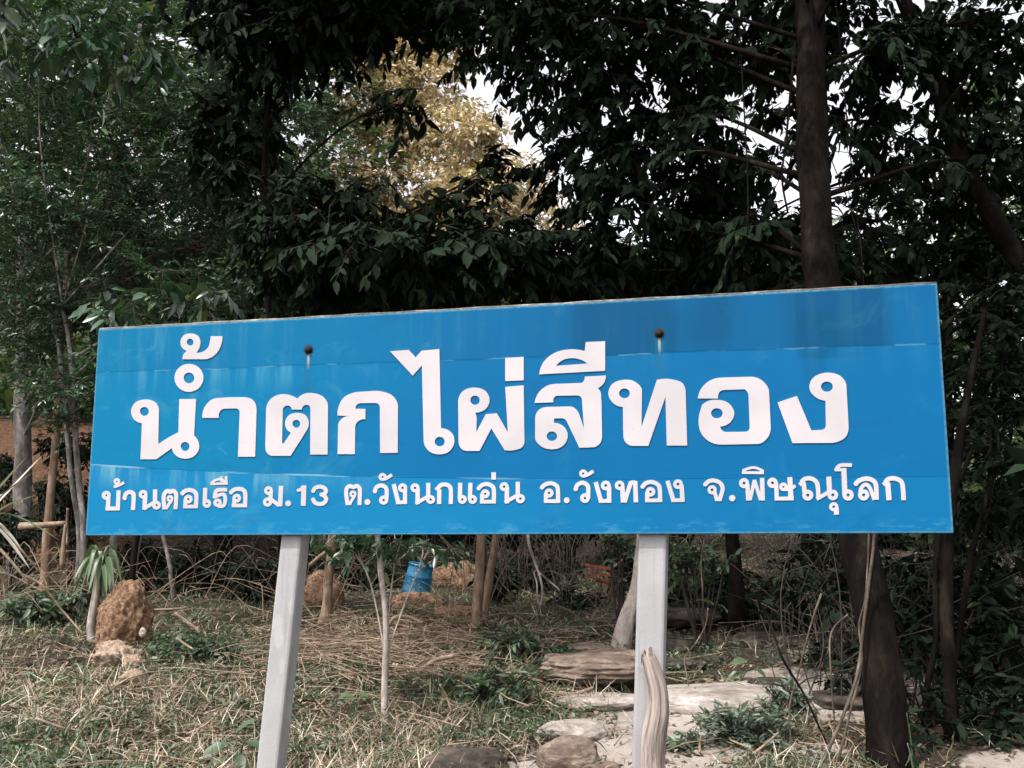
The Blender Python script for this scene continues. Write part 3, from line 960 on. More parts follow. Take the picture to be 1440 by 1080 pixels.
# the second line, as strokes: L (polyline, width), C (round terminal, its hole), D (dot)
SMALL = [
    ((130, 650, 9.0), [
        [('C', 180, 420, 57, 13), ('L', 54, 207, 420, 200, 600), ('L', 50, 170, 588, 350, 585), ('L', 52, 336, 357, 325, 600)],
        [('C', 313, 243, 41, 10), ('L', 36, 275, 312, 340, 292, 402, 258), ('L', 34, 330, 262, 297, 304)],
        [('L', 52, 410, 470, 425, 405, 468, 378, 508, 388, 527, 430, 517, 606)],
        [('C', 645, 407, 55, 15), ('L', 56, 672, 410, 664, 602), ('L', 46, 650, 590, 790, 508), ('C', 815, 545, 55, 15), ('L', 54, 797, 345, 797, 540)],
        [('L', 50, 915, 598, 905, 440, 930, 378, 962, 364, 990, 378, 1020, 362, 1052, 383, 1065, 430, 1055, 595), ('C', 985, 460, 42, 11), ('L', 38, 1008, 478, 935, 590), ('L', 40, 892, 578, 955, 575)],
        [('L', 52, 1135, 402, 1175, 365, 1240, 352, 1300, 378, 1320, 435, 1312, 583), ('L', 44, 1152, 563, 1335, 560), ('L', 50, 1182, 470, 1177, 580), ('C', 1217, 468, 55, 14)],
    ]),
    ((260, 650, 9.0), [
        [('L', 54, 262, 325, 255, 530), ('C', 282, 524, 54, 14)],
        [('L', 46, 540, 348, 430, 350, 392, 378, 376, 455), ('L', 46, 376, 438, 470, 407, 508, 425, 514, 500, 488, 552, 425, 556), ('C', 417, 513, 53, 13)],
        [('L', 32, 327, 276, 548, 268), ('L', 30, 335, 264, 400, 224, 470, 218, 505, 250), ('L', 27, 462, 180, 466, 250), ('L', 34, 525, 178, 528, 270)],
        [('L', 52, 580, 390, 620, 352, 680, 337, 740, 352, 768, 405, 765, 565), ('L', 46, 597, 548, 790, 548), ('L', 50, 632, 455, 624, 560), ('C', 660, 455, 55, 14)],
        [('C', 1062, 360, 55, 16), ('L', 52, 1093, 365, 1085, 480), ('C', 1050, 505, 58, 17), ('L', 48, 1090, 470, 1200, 548), ('L', 40, 1160, 538, 1235, 540), ('L', 56, 1222, 300, 1208, 558)],
        [('D', 1310, 522, 36)],
    ]),
    ((410, 650, 9.0), [
        [('L', 62, 160, 295, 152, 553), ('L', 40, 80, 356, 118, 345, 152, 305)],
        [('L', 50, 272, 374, 300, 328, 360, 310, 418, 328, 438, 366, 415, 402, 372, 412), ('L', 50, 390, 412, 430, 437, 440, 480, 410, 518, 360, 530, 302, 514, 270, 462)],
        [('L', 50, 714, 542, 694, 400, 702, 332, 740, 302, 785, 316, 830, 300, 864, 332, 868, 390, 862, 543), ('C', 780, 403, 44, 13), ('L', 36, 803, 420, 735, 535), ('L', 36, 692, 526, 760, 525)],
        [('D', 962, 505, 37)],
    ]),
    ((520, 650, 9.0), [
        [('C', 165, 187, 50, 14), ('L', 42, 165, 216, 212, 205, 282, 160)],
        [('L', 52, 65, 380, 85, 322, 140, 294, 195, 312, 217, 362, 212, 480), ('C', 178, 480, 58, 17)],
        [('L', 54, 305, 278, 368, 528), ('L', 46, 335, 509, 475, 507), ('L', 52, 450, 335, 448, 530), ('C', 418, 325, 57, 17)],
        [('C', 575, 325, 57, 17), ('L', 56, 608, 330, 608, 532), ('L', 46, 585, 522, 730, 440), ('C', 772, 473, 56, 16), ('L', 54, 743, 262, 743, 470)],
        [('L', 54, 883, 345, 880, 530), ('L', 46, 838, 350, 890, 305), ('L', 52, 868, 330, 900, 292, 960, 282, 1010, 305, 1029, 360, 1027, 530)],
        [('L', 54, 1147, 262, 1143, 470), ('C', 1174, 472, 56, 16)],
        [('L', 54, 1276, 262, 1270, 470), ('C', 1303, 472, 56, 16)],
    ]),
    ((640, 650, 9.0), [
        [('L', 52, 292, 340, 335, 296, 400, 276, 465, 300, 492, 352, 492, 518), ('L', 46, 317, 500, 518, 500), ('L', 50, 343, 400, 342, 515), ('C', 383, 400, 56, 15)],
        [('L', 58, 490, 128, 490, 222)],
        [('C', 622, 310, 57, 17), ('L', 56, 657, 315, 657, 520), ('L', 46, 632, 510, 780, 424), ('C', 828, 462, 58, 17), ('L', 54, 795, 248, 795, 460)],
        [('L', 52, 1092, 330, 1135, 286, 1210, 266, 1275, 290, 1302, 342, 1304, 514), ('L', 46, 1125, 493, 1332, 493), ('L', 50, 1151, 390, 1150, 512), ('C', 1190, 390, 57, 16)],
        [('D', 1414, 482, 36)],
    ]),
    ((800, 650, 8.47), [
        [('C', 172, 135, 48, 13), ('L', 42, 172, 164, 222, 150, 292, 108)],
        [('L', 50, 80, 332, 98, 277, 155, 245, 210, 264, 232, 312, 230, 430), ('C', 193, 428, 57, 16)],
        [('L', 52, 320, 238, 388, 480), ('L', 44, 358, 462, 508, 461), ('L', 52, 480, 290, 481, 482), ('C', 440, 278, 58, 18)],
        [('C', 605, 277, 57, 18), ('L', 54, 637, 290, 647, 481), ('L', 52, 662, 478, 742, 232), ('L', 50, 738, 242, 790, 242), ('L', 54, 790, 225, 800, 479)],
        [('L', 50, 870, 302, 915, 252, 985, 236, 1050, 260, 1082, 312, 1088, 474), ('L', 44, 910, 455, 1114, 453), ('L', 50, 934, 355, 934, 470), ('C', 973, 353, 57, 16)],
        [('L', 52, 1174, 222, 1250, 470), ('L', 44, 1228, 453, 1380, 451), ('L', 52, 1343, 270, 1354, 471), ('C', 1300, 262, 58, 18)],
    ]),
    ((980, 650, 9.0), [
        [('L', 52, 95, 292, 150, 242, 220, 232, 290, 260, 326, 322, 312, 400, 285, 480), ('C', 193, 350, 58, 18), ('L', 48, 223, 370, 256, 490), ('L', 36, 232, 475, 312, 475)],
        [('D', 447, 455, 40)],
        [('C', 597, 265, 64, 19), ('L', 54, 640, 280, 650, 486), ('L', 46, 672, 480, 730, 225), ('L', 46, 727, 225, 808, 480), ('L', 56, 825, 200, 833, 486)],
        [('L', 36, 570, 132, 848, 134), ('L', 32, 577, 108, 650, 80, 712, 68, 770, 80, 845, 115)],
        [('C', 957, 262, 66, 20), ('L', 54, 1003, 270, 1012, 480), ('L', 48, 985, 461, 1225, 459), ('L', 64, 1176, 190, 1192, 480), ('C', 1095, 312, 54, 13), ('L', 44, 1105, 345, 1180, 338, 1243, 300)],
    ]),
    ((1120, 645, 8.47), [
        [('L', 46, 35, 312, 92, 268), ('L', 52, 60, 280, 100, 242, 170, 236, 232, 272, 255, 340, 262, 480), ('L', 54, 85, 285, 100, 430), ('C', 135, 435, 65, 19), ('L', 46, 240, 482, 385, 398), ('C', 433, 433, 63, 19), ('L', 60, 385, 215, 395, 430)],
        [('C', 443, 573, 54, 16), ('L', 60, 472, 575, 476, 668)],
        [('L', 44, 465, 140, 497, 95, 545, 76, 660, 77), ('L', 38, 460, 133, 585, 130), ('L', 62, 563, 112, 577, 430), ('C', 615, 433, 67, 19)],
        [('L', 54, 700, 308, 745, 262, 830, 238, 902, 256, 946, 315, 954, 490), ('C', 800, 433, 66, 19), ('L', 44, 757, 430, 768, 358, 818, 308, 872, 345, 928, 490)],
        [('L', 48, 1032, 312, 1085, 270), ('L', 54, 1055, 285, 1100, 242, 1170, 236, 1240, 268, 1265, 332, 1276, 495), ('L', 62, 1085, 285, 1102, 495)],
    ]),
]


def stroke_loops(prims, cell=3.0):
    """union of strokes less the round holes, traced as smooth loops by marching squares"""
    xs, ys = [], []
    for p in prims:
        if p[0] == 'L':
            xs += list(p[2::2])
            ys += list(p[3::2])
        else:
            xs += [p[1] - p[3], p[1] + p[3]]
            ys += [p[2] - p[3], p[2] + p[3]]
    x0, x1, y0, y1 = min(xs) - 45, max(xs) + 45, min(ys) - 45, max(ys) + 45
    gx = np.arange(x0, x1, cell)
    gy = np.arange(y0, y1, cell)
    X, Y = np.meshgrid(gx, gy)
    d = np.full(X.shape, 1e3)
    for p in prims:
        if p[0] == 'L':
            r = p[1] / 2
            pts = list(zip(p[2::2], p[3::2]))
            if len(pts) > 2:
                q = spline(pts, 5)
                pts = [tuple(a) for a in q]
            m = len(pts) - 1
            for i in range(m):
                ax, ay = pts[i]
                bx, by = pts[i + 1]
                dx, dy = bx - ax, by - ay
                L2 = max(dx * dx + dy * dy, 1e-6)
                tt = ((X - ax) * dx + (Y - ay) * dy) / L2
                t = np.clip(tt, 0, 1)
                dd = np.hypot(X - ax - t * dx, Y - ay - t * dy) - r
                l = math.sqrt(L2)
                if i == 0:
                    dd = np.maximum(dd, -tt * l)
                if i == m - 1:
                    dd = np.maximum(dd, (tt - 1) * l)
                d = np.minimum(d, dd)
        else:
            d = np.minimum(d, np.hypot(X - p[1], Y - p[2]) - p[3])
    for p in prims:
        if p[0] == 'C':
            d = np.maximum(d, p[4] - np.hypot(X - p[1], Y - p[2]))
    d = d + 1e-4
    segs = {}
    ny, nx = d.shape

    def cut(i0, j0, i1, j1):
        a, b = d[j0, i0], d[j1, i1]
        t = a / (a - b)
        return (gx[i0] + (gx[i1] - gx[i0]) * t, gy[j0] + (gy[j1] - gy[j0]) * t)
    ins = d < 0
    code = ins[:-1, :-1] * 1 + ins[:-1, 1:] * 2 + ins[1:, 1:] * 4 + ins[1:, :-1] * 8
    tab = {1: [(3, 0)], 2: [(0, 1)], 3: [(3, 1)], 4: [(1, 2)], 5: [(3, 0), (1, 2)], 6: [(0, 2)], 7: [(3, 2)], 8: [(2, 3)], 9: [(2, 0)], 10: [(0, 1), (2, 3)], 11: [(2, 1)], 12: [(1, 3)], 13: [(1, 0)], 14: [(0, 3)]}
    nxt = {}
    pos = {}
    for j, i in zip(*np.nonzero((code > 0) & (code < 15))):
        E_ = [('h', i, j), ('v', i + 1, j), ('h', i, j + 1), ('v', i, j)]
        for a, b in tab[int(code[j, i])]:
            nxt[E_[a]] = E_[b]
            for e in (E_[a], E_[b]):
                if e not in pos:
                    pos[e] = cut(e[1], e[2], e[1] + 1, e[2]) if e[0] == 'h' else cut(e[1], e[2], e[1], e[2] + 1)
    loops = []
    while nxt:
        s = next(iter(nxt))
        lp = [s]
        c = nxt.pop(s)
        while c != s and c in nxt:
            lp.append(c)
            c = nxt.pop(c)
        P = [pos[e] for e in lp]
        # drop points that lie on straight runs
        keep = [P[0]]
        m = len(P)
        for q in range(1, m):
            a = keep[-1]
            b, c2 = P[q], P[(q + 1) % m]
            cr = abs((b[0] - a[0]) * (c2[1] - a[1]) - (b[1] - a[1]) * (c2[0] - a[0])) / max(math.hypot(c2[0] - a[0], c2[1] - a[1]), 1e-6)
            if cr > 0.18 or math.hypot(b[0] - a[0], b[1] - a[1]) > 16:
                keep.append(b)
        if len(keep) > 5:
            loops.append(keep)

    def area(lp):
        return abs(sum(lp[i - 1][0] * lp[i][1] - lp[i][0] * lp[i - 1][1] for i in range(len(lp)))) / 2
    loops = [l for l in loops if area(l) > 30]
    loops.sort(key=area, reverse=True)
    return loops


def build_sign():
    c = SIGN_M @ Vector((SW / 2, 0.08, 0))
    root = thing('road_sign', 'wide blue board with white Thai lettering raised on two grey concrete posts', 'sign', (c.x, c.y, gz(c.x, c.y)))
    bolts = [plane_uv(434, 492), plane_uv(927, 469)]
    # board: face, edges with a little wear; a slight step where the sheet laps
    mb = MB()
    mb.box((0, 0, 0), (SW, ST, SH))
    me = mb.mesh('board', board_mat(SW, SH, bolts), smooth=False)
    board = mesh_obj('board', me, root, world_coords=False)
    board.matrix_local = Matrix.Translation(-c.to_3d() + Vector((0, 0, c.z - gz(c.x, c.y)))) @ SIGN_M
    bv = board.modifiers.new('bevel', 'BEVEL')
    bv.width = 0.003
    bv.segments = 2
    # thin galvanised capping along the top edge, uneven
    mb = MB()
    P = [(0.0 + i * SW / 40, 0.012 + 0.001 * math.sin(i * 1.7), SH + 0.003 + 0.0012 * math.sin(i * 2.3)) for i in range(41)]
    mb.tube(P, 0.0065, 6, 0.3, squash=1.0)
    cap = mesh_obj('top_capping', mb.mesh('top_capping', MAT['bark_grey']), board, world_coords=False)
    for (org, outl, holes) in BIG:
        loops = [[plane_uv(*p) for p in outline(outl, *org)]]
        for h in holes:
            if isinstance(h, str):
                loops.append([plane_uv(*p) for p in outline(h, *org)])
            else:
                loops.append([plane_uv(*p) for p in ellipse(*h, *org)])
        mesh_obj('letter', glyph_mesh(loops, 0.004), board, world_coords=False)
    for (org, glyphs) in SMALL:
        ox, oy, k = org
        for prims in glyphs:
            loops = [[plane_uv(ox + x / k, oy + y / k) for x, y in lp] for lp in stroke_loops(prims)]
            mesh_obj('letter', glyph_mesh(loops, 0.003), board, world_coords=False)
    # bolts: domed rusty heads on washers
    for (u, v) in bolts:
        mb = MB()
        mb.tube([(u, -0.001, v), (u, -0.004, v)], 0.019, 14)
        mb.tube([(u, -0.004, v), (u, -0.010, v), (u, -0.014, v), (u, -0.0155, v)], [0.0135, 0.013, 0.009, 0.003], 12)
        mesh_obj('bolt', mb.mesh('bolt', MAT['rust']), board, world_coords=False)
    # posts: square concrete with chamfered arrises, standing behind the board
    off = ST + 0.003
    for (bx, by, mx, my, ex, ey, w) in ((433, 500, 409, 757, 374.5, 1080, 0.103), (924, 480, 917.5, 757, 909, 1080, 0.118)):
        u0, v0 = plane_uv(mx, my, off)
        u1, v1 = plane_uv(ex, ey, off)
        du = (u1 - u0) / (v1 - v0)
        vt = 0.93
        vb = -SIGN_O.z - 0.35
        ut, ub = u0 + du * (vt - v0), u0 + du * (vb - v0)
        ch = 0.012
        prof = [(-w / 2 + ch, 0), (w / 2 - ch, 0), (w / 2 - ch * .3, ch * .3), (w / 2, ch), (w / 2, w - ch), (w / 2 - ch, w), (-w / 2 + ch, w), (-w / 2, w - ch), (-w / 2, ch), (-w / 2 + ch * .3, ch * .3)]
        V, Fc = [], []
        nseg = 30
        for i in range(nseg + 1):
            t = i / nseg
            for (a, b) in prof:
                wob = 0.0012 * mnoise.noise(Vector((t * 9, a * 40, b * 40)))
                V.append(SIGN_M @ Vector((ub + (ut - ub) * t + a + wob, off + b + wob, vb + (vt - vb) * t)))
        m = len(prof)
        for i in range(nseg):
            for k in range(m):
                a, b = i * m + k, i * m + (k + 1) % m
                Fc.append((a, b, b + m, a + m))
        Fc.append(tuple(range(m))[::-1])
        Fc.append(tuple(nseg * m + k for k in range(m)))
        me = bpy.data.meshes.new('post')
        me.from_pydata([tuple(p) for p in V], [], Fc)
        me.update()
        me.materials.append(MAT['concrete'])
        mesh_obj('post', me, root)
    return root


build_sign()

# ------------------------------------------------------------------ trees
def W3(x, y, z, rx, ry, rz, n):
    """a clump of foliage at a place in the scene"""
    return (np.array((x, y, z), float), np.array((rx, ry, rz), float), n)


def build_trees():
    dark, mid, pale, hill = MAT['leaf_dark'], MAT['leaf_mid'], MAT['leaf_pale'], MAT['leaf_hill']
    # --- the big dark tree right of the path: broad leaves, crown arching over the sign's background
    tr = trunk_px([(1252, 1075, 64, 6.3), (1246, 1000, 58, 6.3), (1228, 860, 52, 6.35), (1203, 740, 50, 6.5), (1178, 600, 50, 6.7), (1155, 400, 49, 7.0), (1144, 250, 47, 7.2), (1141, 100, 45, 7.4), (1138, -150, 40, 7.6), (1120, -520, 30, 7.8)], 6.3)
    tr = rooted(tr)
    blobs = [
        B(1060, 60, 8.4, 90, 60, 36), B(1000, 230, 8.8, 60, 70, 53), B(960, 60, 8.6, 90, 90, 43), B(870, 180, 8.8, 140, 130, 74), B(780, 70, 8.5, 140, 100, 67),
        B(720, 20, 8.3, 100, 75, 74), B(900, 320, 8.9, 140, 80, 71), B(1020, 330, 9.0, 80, 70, 51), B(810, 230, 8.9, 80, 70, 44),
        B(1240, 60, 8.2, 110, 100, 55), B(1250, 180, 8.4, 80, 70, 27), B(1380, 30, 8.2, 110, 80, 48), B(1390, 230, 8.6, 80, 60, 27), B(1130, -20, 8.2, 130, 60, 48),
        B(1080, 380, 9.0, 150, 45, 63), B(1230, 350, 8.9, 120, 60, 48), B(830, -10, 8.4, 170, 60, 55), B(1100, 170, 9.4, 70, 60, 26),
        W3(1.3, 5.6, 7.2, 0.9, 0.8, 0.6, 90),  # unseen clumps from here on, added above the view to shade canopy and trunk
        W3(-1.6, 7.2, 8.4, 1.5, 1.2, 0.8, 84), W3(0.2, 7.2, 8.8, 1.8, 1.4, 0.9, 105), W3(2.0, 7.4, 8.8, 1.8, 1.4, 0.9, 105), W3(3.8, 7.6, 8.2, 1.7, 1.5, 0.9, 84), W3(0.6, 8.8, 9.0, 2.0, 1.2, 0.9, 84), W3(2.8, 9.2, 8.8, 2.0, 1.2, 0.9, 77),
        W3(2.5, 5.8, 6.3, 1.2, 0.8, 0.55, 62), W3(0.7, 4.7, 6.5, 0.7, 0.6, 0.45, 35), W3(4.2, 6.2, 6.6, 1.0, 0.9, 0.5, 42), W3(-3.0, 7.8, 8.4, 1.0, 1.0, 0.7, 42), W3(-2.5, 7.0, 7.5, 0.9, 0.7, 0.5, 42),
    ]
    make_tree('broadleaf_tree', 'big dark tree with a thick leaning trunk right of the sign', 'tree', (tr[0][0], tr[0][1], gz(tr[0][0], tr[0][1])), [tr], blobs, dark, MAT['bark_dark'], L=0.42, n=17, leafL=0.128, leafW=0.45, droop=0.35, leafdroop=0.75, hi=True, outward=0.5, limb_r=0.018, sides=14, big=260)

    # --- tree whose trunk stands behind the sign: drooping branches just above the board
    b0 = on_ground(1036, 893)
    tr = [(b0.x, b0.y, b0.z - 0.1, 0.1)] + trunk_px([(1034, 800, 20, 10.6), (1010, 640, 19, 10.4), (960, 430, 18, 10.2), (900, 250, 16, 10.0), (830, 60, 14, 9.8), (760, -150, 10, 9.6)], 10)
    b1 = on_ground(402, 862)
    tr2 = [(b1.x, b1.y, b1.z - 0.1, 0.06)] + trunk_px([(396, 760, 11, 10.2), (388, 560, 10, 9.8), (372, 330, 10, 9.3), (380, 120, 9, 8.9), (420, -60, 7, 8.6)], 9)
    blobs = [
        B(520, 262, 8.6, 50, 14, 7), B(610, 285, 8.5, 70, 14, 10), B(560, 140, 8.8, 60, 12, 6), B(680, 255, 8.7, 40, 40, 12), B(1110, 330, 9.2, 70, 40, 22), B(1200, 250, 9.2, 40, 60, 10),
        B(560, 355, 8.2, 150, 30, 105), B(440, 320, 8.4, 100, 60, 112), B(640, 350, 8.6, 150, 45, 112), B(480, 375, 8.8, 130, 45, 87), B(780, 365, 9.0, 120, 45, 100), B(890, 385, 9.2, 120, 45, 87),
        B(700, 410, 9.4, 130, 28, 42), B(560, 405, 9.0, 110, 24, 27), B(450, 5, 8.6, 130, 55, 150), B(560, 0, 8.8, 110, 45, 87), B(390, 40, 8.6, 110, 60, 112), B(330, 200, 9.4, 60, 80, 80), B(1000, 390, 10, 110, 50, 62),
        B(560, -70, 8.8, 220, 90, 137), B(330, -60, 8.8, 160, 90, 100), B(840, 260, 9.8, 110, 90, 12),
    ]
    make_tree('drooping_tree', 'dark tree with large drooping leaves hanging low over the middle of the board', 'tree', (b0.x, b0.y, b0.z), [tr, tr2], blobs, dark, MAT['bark_dark'], L=0.45, n=16, leafL=0.145, leafW=0.42, droop=0.25, leafdroop=0.65, hi=True, outward=0.6, limb_r=0.016, big=280, dress=0.06)

    # --- thin leaning tree at the right edge of the picture, trunk running up to the left
    tr = trunk_px([(1560, 640, 34, 8.6), (1470, 440, 31, 8.5), (1405, 320, 29, 8.4), (1350, 225, 27, 8.3), (1318, 120, 25, 8.2), (1270, 0, 21, 8.1), (1200, -160, 22, 8.0)], 8)
    x, y = tr[0][0] + 0.25, tr[0][1]
    tr = [(x + 0.1, y, gz(x, y) - 0.1, 0.17), (x, y, gz(x, y) + 1.2, 0.14)] + tr
    blobs = [B(1390, 150, 8.2, 80, 60, 18), B(1430, 60, 8.4, 80, 80, 30), B(1330, 90, 8.6, 70, 60, 14), B(1300, 260, 9.0, 80, 60, 22), B(1420, 330, 9.4, 70, 70, 34), B(1330, 360, 9.2, 80, 40, 36)]
    make_tree('leaning_tree', 'dark tree leaning in from the right edge towards upper left', 'tree', (x, y, gz(x, y)), [tr], blobs, dark, MAT['bark_dark'], L=0.42, n=12, leafL=0.13, leafW=0.5, droop=0.2, leafdroop=0.5, hi=True, limb_r=0.024)

    # --- slim dark tree between the big trunk and the right edge
    tr = rooted(trunk_px([(1338, 1075, 20, 6.9), (1336, 960, 19, 6.9), (1330, 840, 18, 7.0), (1338, 700, 17, 7.0), (1360, 560, 11, 7.1), (1384, 440, 6, 7.3)], 7))
    tr2 = rooted(trunk_px([(1318, 1070, 9, 7.2), (1302, 985, 9, 7.2), (1316, 900, 8, 7.2), (1320, 760, 7, 7.2), (1372, 620, 5, 7.2)], 7.2))
    tr3 = rooted(trunk_px([(1322, 1072, 11, 7.25), (1322, 1000, 10, 7.25), (1345, 920, 9, 7.25), (1366, 780, 8, 7.25), (1405, 640, 6, 7.25)], 7.25))
    blobs = [B(1390, 430, 7.6, 60, 60, 30), B(1385, 560, 7.6, 55, 70, 34), B(1400, 680, 7.7, 60, 70, 34), B(1390, 800, 7.7, 80, 60, 34), B(1290, 830, 7.8, 60, 60, 26), B(1300, 900, 7.6, 55, 40, 18), B(1410, 900, 7.4, 60, 70, 44), B(1420, 1010, 7.0, 60, 60, 40), B(1160, 800, 8.2, 70, 60, 30), B(1200, 930, 7.8, 50, 50, 16), B(1290, 1000, 6.8, 30, 40, 5), B(1430, 500, 8.2, 60, 160, 40)]
    make_tree('slim_tree', 'slim dark tree with forked stems in front of the sunlit path, right side', 'tree', (tr[0][0], tr[0][1], gz(tr[0][0], tr[0][1])), [tr, tr2, tr3], blobs, dark, MAT['bark_dark'], L=0.32, n=11, leafL=0.115, leafW=0.42, droop=0.15, leafdroop=0.3, hi=True, limb_r=0.014, big=60)

    # --- left: the small-leaved trees that fill the upper left
    def left_tree(kind, label, px, pyb, d, w, top, blobs, bark, n=13, leafL=0.105, leafW=0.30, lean=0):
        base = at(px, pyb, d)
        zb = gz(base.x, d)
        t = [(base.x, d, zb - 0.15, w * 0.62 * d / F)] + trunk_px([(px, pyb - 10, w, d), (px + lean * .3, pyb - 110, w * .93, d), (px + lean * .6, pyb - 260, w * .8, d + .1), (px + lean, top, w * .5, d + .2)], d)
        blobs = [(c, r * np.array([1, 1, 1.1]), int(k * 3.6)) for c, r, k in blobs]
        make_tree(kind, label, 'tree', (base.x, d, zb), [t], blobs, mid, bark, L=0.42, n=n, leafL=leafL, leafW=leafW, droop=0.10, leafdroop=0.12, outward=0.75, limb_r=0.02, group='trees on the left bank', spread=0.7, tuft=14, dress=0.05)
    left_tree('bank_tree', 'grey mottled pale trunk at the left edge in front of orange bank', 32, 705, 14.5, 24, 330, [
        B(70, 290, 12.6, 110, 45, 70), B(40, 180, 13.2, 120, 50, 70), B(200, 250, 13.0, 100, 45, 60), B(90, 420, 12.8, 110, 50, 70), B(-40, 380, 13.4, 110, 70, 50), B(60, 520, 13.2, 90, 45, 50), B(230, 380, 13.8, 90, 60, 46), B(-60, 80, 13.6, 120, 90, 50)], MAT['bark_grey'])
    left_tree('bank_tree', 'straight brown trunk second from the left edge on the orange bank', 69, 735, 13.2, 12, 330, [
        B(230, 150, 12.4, 110, 45, 70), B(330, 100, 12.8, 90, 45, 50), B(120, 100, 12.8, 120, 45, 60), B(300, 260, 12.8, 90, 60, 50), B(150, 340, 12.9, 90, 40, 44), B(330, 340, 13.4, 90, 55, 44)], MAT['bark_brown'], lean=30)
    left_tree('bank_tree', 'slim pale leaning trunk beside the left end of the board', 118, 765, 12.4, 9, 430, [
        B(400, 180, 13.4, 70, 70, 44), B(300, 410, 12.6, 110, 40, 46), B(60, 30, 12.6, 130, 50, 60), B(200, 30, 13.2, 110, 50, 60), B(180, 460, 12.9, 80, 35, 30), B(100, 560, 12.2, 45, 40, 26)], MAT['bark_grey'], lean=-30)
    left_tree('bank_tree', 'second slim pale trunk crossing behind the first by the left end of the board', 112, 765, 12.7, 8, 430, [
        B(350, 300, 14.2, 120, 60, 60), B(250, 320, 14.6, 150, 70, 70), B(420, 330, 14.8, 90, 80, 50), B(110, 380, 14.8, 160, 90, 80)], MAT['bark_grey'], lean=-45)
    # broad shining leaves reaching down over the upper left corner and the board's top left
    b0 = at(250, 740, 11.5)
    tr = rooted(trunk_px([(190, 770, 9, 11.6), (215, 650, 8, 11.7), (230, 520, 7, 12.4), (190, 300, 5, 13.6), (110, 60, 4, 12.0), (60, -120, 4, 10.0)], 11))
    make_tree('broadleaf_sapling', 'tall sapling with broad fresh green leaves in the upper left corner', 'tree', (tr[0][0], tr[0][1], gz(tr[0][0], tr[0][1])), [tr], [B(60, 20, 9.4, 120, 45, 34), B(110, 80, 9.6, 80, 30, 18), B(210, 60, 9.8, 50, 50, 12), B(190, 435, 10.2, 80, 22, 14), B(285, 410, 10.6, 70, 28, 14)], MAT['leaf_mid'], MAT['bark_dark'], L=0.4, n=9, leafL=0.20, leafW=0.42, droop=0.25, leafdroop=0.45, hi=True, limbs=False, big=120)

    # --- dark understorey behind the sign and on the right, up the slope
    def bushy(label, x, y, h, rx, n, leafmat, group=None, leafL=0.15, kind='understorey_tree', cat='tree', bark='bark_dark', lw=0.42, split=1.3):
        z = gz(x, y)
        t = [(x, y, z - 0.15, 0.09 + h * 0.008), (x + RNG.uniform(-.15, .15), y, z + h * 0.35, 0.07 + h * .004), (x + RNG.uniform(-.3, .3), y, z + h * 0.7, 0.05), (x + RNG.uniform(-.3, .3), y, z + h, 0.02)]
        bl = []
        k = max(4, int(h * split))
        for i in range(k):
            f = (i + 0.5) / k
            a = i * 2.4
            rr = rx * (0.55 + 0.45 * math.sin(math.pi * min(1, f * 0.9 + 0.15)))
            bl.append(W3(x + math.cos(a) * rr * 0.6, y + math.sin(a) * rr * 0.5, z + h * (0.12 + 0.86 * f) + RNG.uniform(-.3, .3) * (split > 2), rr * 0.75, rr * 0.6, h / k * (0.75 if split < 2 else 1.5), int(n / k)))
        make_tree(kind, label, cat, (x, y, z), [t], bl, leafmat, MAT[bark], L=0.5, n=11, leafL=leafL, leafW=lw, droop=0.12, leafdroop=0.25, outward=0.7, limb_r=0.016, group=group)
    U = 'dark understorey trees behind the sign'
    for lab, x, y, h, rx, n in (
            ('shaded thicket tree behind the left end of the board', -4.2, 15.2, 5.2, 1.7, 240),
            ('shaded thicket tree behind the left post', -2.4, 15.6, 5.0, 1.6, 240),
            ('shaded thicket tree behind the blue barrel', -0.8, 16.2, 5.0, 1.6, 240),
            ('shaded thicket tree behind the hanging dead branches', 0.8, 15.4, 4.8, 1.6, 240),
            ('shaded thicket tree above the reddish slats', 2.4, 15.0, 5.0, 1.6, 260),
            ('shaded thicket tree behind the pale leaved shrub', 3.9, 13.6, 4.8, 1.5, 260),
            ('shaded thicket tree behind the big leaning trunk', 5.1, 12.2, 5.4, 1.5, 280),
            ('shaded thicket tree low at the right edge of the view', 5.4, 10.0, 4.2, 1.2, 220)):
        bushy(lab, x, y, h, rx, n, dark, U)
    for lab, x, y, h, rx, n in (
            ('dense dark tree added at the right edge of the picture to shade the post side', 4.9, 6.4, 5.2, 1.5, 320),
            ('dark tree added just outside on the right to shade the post side', 4.6, 4.6, 4.6, 1.6, 300)):
        bushy(lab, x, y, h, rx, n, dark, 'forest edge trees added on the right for shade', 0.17, 'edge_shade_tree')  # added, mostly unseen trees that darken the posts' right sides
    # --- hill trees beyond, sunlit through the gaps
    Hh = 'trees on the hill behind'
